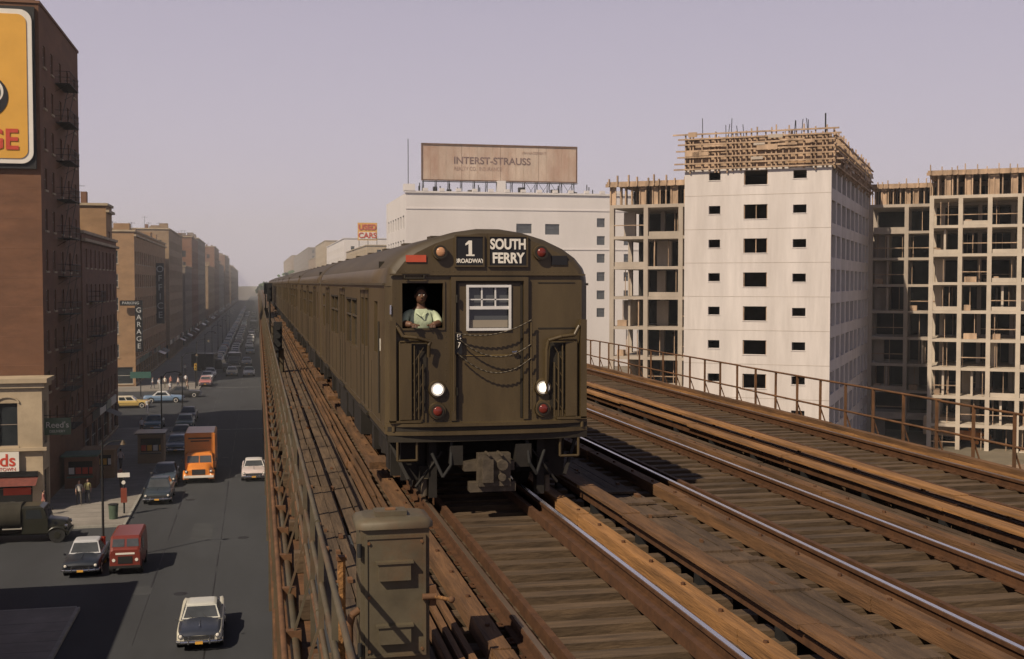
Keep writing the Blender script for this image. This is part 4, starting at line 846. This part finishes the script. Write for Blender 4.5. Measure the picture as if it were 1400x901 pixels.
uc=empty('used_cars_sign'); q=MB('panel'); q.box(27.6,33.0,330,330.4,14.9,19.8,yellow); q.box(27.9,32.7,329.9,329.99,15.2,17.2,signw)
for k in (28,30.5,33): q.bar((k,330.6,11.9),(k,330.6,19.8),.15,iron)
q.build(uc); text('USED',2.1,(30.3,329.85,18.5),FR,redp,uc,bold=.06); text('CARS',2.1,(30.3,329.8,16.2),FR,redp,uc,bold=.06)
# ---------------------------------------------------------------- tower under construction
an=math.radians(34.3); S_=(math.sin(an),math.cos(an)); E_=(math.cos(an),-math.sin(an)); P=(44.0,84.6); TW=11.7
Q=(P[0]-E_[0]*TW,P[1]-E_[1]*TW); TZ=12.2; TL=32
T=MB('concrete_tower_under_construction')
rows=[11.35-2.73*k for k in range(9)]
ho=[]
for i,z in enumerate(rows):
    ho+= [(2.0,2.95,z-.1,z+.55),(4.85,6.75,z-.55,z+.6),(8.75,9.8,z-.15,z+.5)]
n_=(-S_[0],-S_[1])
T.facade(Q,E_,n_,TW,GZ,TZ,ho,.35,concrete,None)
streak=mat('concrete_stain',(.40,.355,.315),.95,0,.2,1)
for h in ho:
    T.ob(Q,E_,n_,h[0]-.05,h[1]+.05,.003,.04,h[2]-.07,h[2]-.003,concrete)
    if h[1]-h[0]>1.5:
        T.ob(Q,E_,S_,h[0]+.003,h[0]+.07,.1,.2,h[2],h[3],form); T.ob(Q,E_,S_,h[1]-.07,h[1]-.003,.1,.2,h[2],h[3],form); T.ob(Q,E_,S_,(h[0]+h[1])/2,(h[0]+h[1])/2+.06,.1,.2,h[2],h[3],form) if R()<.5 else None
for z in rows: T.ob(Q,E_,n_,.0,TW,.002,.012,z-1.36,z-1.32,streak)
for z in rows: 
    T.ob(Q,E_,S_,.02,TW-.02,.02,TL-.5,z-1.35,z-1.15,concrete_d)
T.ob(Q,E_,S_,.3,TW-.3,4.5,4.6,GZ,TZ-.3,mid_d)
for a in (3.6,7.6): T.ob(Q,E_,S_,a,a+.15,.36,4.5,GZ,TZ-.3,concrete_d)
T.ob(Q,E_,S_,.003,TW-.003,.36,TL,TZ-.15,TZ-.003,concrete_d)
ho=[]; nb=9; bw=TL/nb
for z in rows:
    for k in range(nb): ho.append((round(k*bw+.45,3),round((k+1)*bw-.45,3),z-.95,z+.85))
T.facade(P,S_,E_,TL,GZ,TZ,ho,.35,concrete,None)
T.ob(Q,E_,S_,TW-3.6,TW-3.5,1,TL-1,GZ,TZ-.3,concrete_d)
T.facade(Q,S_,(-E_[0],-E_[1]),TL,GZ,TZ,[],.3,concrete,None)
def bars(O,E,Sx,W_,z0,z1,m,step=.75,dz=.55,d=0):
    k=0
    while k<=W_: 
        o=U(-.1,.1); T.ob(O,E,Sx,k+o,k+o+.1,d-.12,d,z0-U(0,.3),z1+U(-.35,.4),m); k+=step*U(.6,1.3)
    z=z0
    while z<=z1: T.ob(O,E,Sx,-.5-U(0,.5),W_+.3+U(0,.7),d-.26,d-.14,z,z+.12,m); z+=dz*U(.7,1.25)
    for _ in range(int(W_*1.1)):
        a=U(0,W_-1.5); zz=U(z0,z1-.3); T.ob(O,E,Sx,a,a+U(.6,1.9),d-.30,d-.27,zz,zz+U(.1,.45),random.choice([m,m,concrete_d,brickB]))
bars(Q,E_,S_,TW,TZ-.1,TZ+2.9,form,.5,.45,-.1); bars(P,S_,(-E_[0],-E_[1]),TL,TZ-.1,TZ+2.6,form,.8,.6,-.1)
T.ob(Q,E_,S_,0,TW,.05,.12,TZ,TZ+2.5,form); T.ob(Q,E_,S_,TW-.1,TW-.0,.2,TL,TZ,TZ+2.2,form)
for k in range(14): 
    a=U(0,TW); T.ob(Q,E_,S_,a,a+.06,U(-.3,2),-.2+2.3,TZ+2,TZ+U(3.0,4.0),form) if k<3 else T.bar((Q[0]+E_[0]*a,Q[1]+E_[1]*a,TZ+2.2),(Q[0]+E_[0]*(a+U(-.2,.2)),Q[1]+E_[1]*a,TZ+U(3.1,4.1)),.045,iron)
for k in range(26):
    b_=U(0,TL); p=(P[0]+S_[0]*b_,P[1]+S_[1]*b_); q_=(p[0]+E_[0]*U(.3,1.1),p[1]+E_[1]*U(.3,1.1)); T.bar((p[0],p[1],TZ-.5),(q_[0],q_[1],TZ+U(.1,1.2)),.06,form)
T.cyl((P[0]-E_[0]*.5,P[1]-E_[1]*.5,TZ+2.5),(P[0]-E_[0]*.5,P[1]-E_[1]*.5,TZ+4),.06,iron,6)
def frameblk(O,W_,D_,zt,bays,fmz,rowz,mfr=concrete_d,fill=.35):
    bw=W_/bays
    for z in rowz: T.ob(O,E_,S_,-.0,W_,0,D_,z-1.42,z-1.15,mfr)
    T.ob(O,E_,S_,0,W_,0,D_,zt-.3,zt,mfr)
    for k in range(bays+1):
        a=min(k*bw,W_-.45)
        for b_ in (.02,D_/2,D_-.5): T.ob(O,E_,S_,a,a+.40,b_-.04,b_+.4,GZ,zt-.3,mfr)
    for z in rowz:
        for k in range(bays):
            a=k*bw
            if R()<fill: T.ob(O,E_,S_,a+.46,a+bw*U(.35,.7),D_*.25,D_*.28,z-1.14,z+1.2,mfr)
            if R()<.28: T.ob(O,E_,S_,a+bw*.5,a+bw*.5+.2,.6,D_*.5,z-1.14,z+1.25,mfr)
            if R()<.25: T.ob(O,E_,S_,a+.46,a+bw-.003,.1,.2,z-1.14,z-.75,mfr)
            for _ in range(3):
                if R()<.4: c_=a+U(.5,bw-.2); d_=U(.2,1.2); T.ob(O,E_,S_,c_,c_+.06,d_,d_+.06,z-1.14,z+1.25,form)
            if R()<.35: T.ob(O,E_,S_,a+.41,a+bw-.003,.06,.12,z-.2,z-.12,form)
            if R()<.2: T.ob(O,E_,S_,a+.6,a+U(1.0,1.8),.5,1.2,z-1.14,z-.6,form)
    T.ob(O,E_,S_,.3,W_-.3,D_*.72,D_*.74,GZ,zt-.35,dark)  # dark sheet paints the shade deep inside the open floors
    k=0
    while k<W_:
        for b_ in (0,D_*.3,D_*.6): T.ob(O,E_,S_,k,k+.12,b_,b_+.12,zt,zt+fmz-.3,form)
        if R()<.4: T.ob(O,E_,S_,k,k+.55,.13,.18,zt,zt+fmz-.3,form)
        k+=U(.45,.8)
    T.ob(O,E_,S_,-.2,W_+.2,-.3,D_*.8,zt+fmz-.3,zt+fmz-.12,form)
    k=0
    while k<W_: T.ob(O,E_,S_,k,k+.1,-.5,-.2,zt+fmz-.55,zt+fmz+U(.0,.45),form); k+=U(.4,1.2)
    T.ob(O,E_,S_,-.3,W_+.3,-.35,-.31,zt+fmz-.6,zt+fmz-.31,form); T.ob(O,E_,S_,0,W_,D_*.65,D_*.66,zt,zt+fmz-.4,dark)  # last sheet paints the dark gaps behind the formwork posts
W0=(Q[0]+S_[0]*8-E_[0]*8.9,Q[1]+S_[1]*8-E_[1]*8.9)
frameblk(W0,9.6,12,10.0,3,2.2,[8.3-2.73*k for k in range(8)])
T0=(P[0]+S_[0]*TL,P[1]+S_[1]*TL)
frameblk(T0,14,10,11.0,4,2.2,[9.4-2.73*k for k in range(9)],fill=.2)
W1=(63.3,101.9)
frameblk(W1,26,14,11.3,10,2.5,[9.6-2.73*k for k in range(9)],mfr=mat('frame_concrete_light',(.45,.39,.32),.9,0,.15,.6,bump=.1),fill=.35)
T.build()
f2=MB('construction_fence')
k=0
while k<60: f2.box(30+k,32.9+k,78,78.06,GZ,GZ+2.3+U(-.1,.1),form); k+=3
f2.build()
# ---------------------------------------------------------------- distant trees
def treemass(cx,cy,rx,ry,h_,n_):
    t=MB('tree_mass')
    for c in range(int(rx/4)+6):
        x=cx+U(-rx,rx); y=cy+U(-ry,ry); r=U(3,6); z=GZ+h_*U(.5,.85)
        t.cyl((x,y,GZ),(x,y,z),.35,tie,6,.15)
        for k in range(n_):
            d=Vector((random.gauss(0,1),random.gauss(0,1),random.gauss(0,.8))).normalized()*r*(R()**.4)*U(.8,1.2)
            p=Vector((x,y,z))+d; a=Vector((U(-1,1),U(-1,1),U(-1,1))).normalized()*1.0; b_=a.orthogonal().normalized()*.9
            t.face([p-a,p-b_,p+a,p+b_],leaf)
    t.build()
treemass(14,560,14,40,20,380); treemass(-75,300,18,30,27,300)
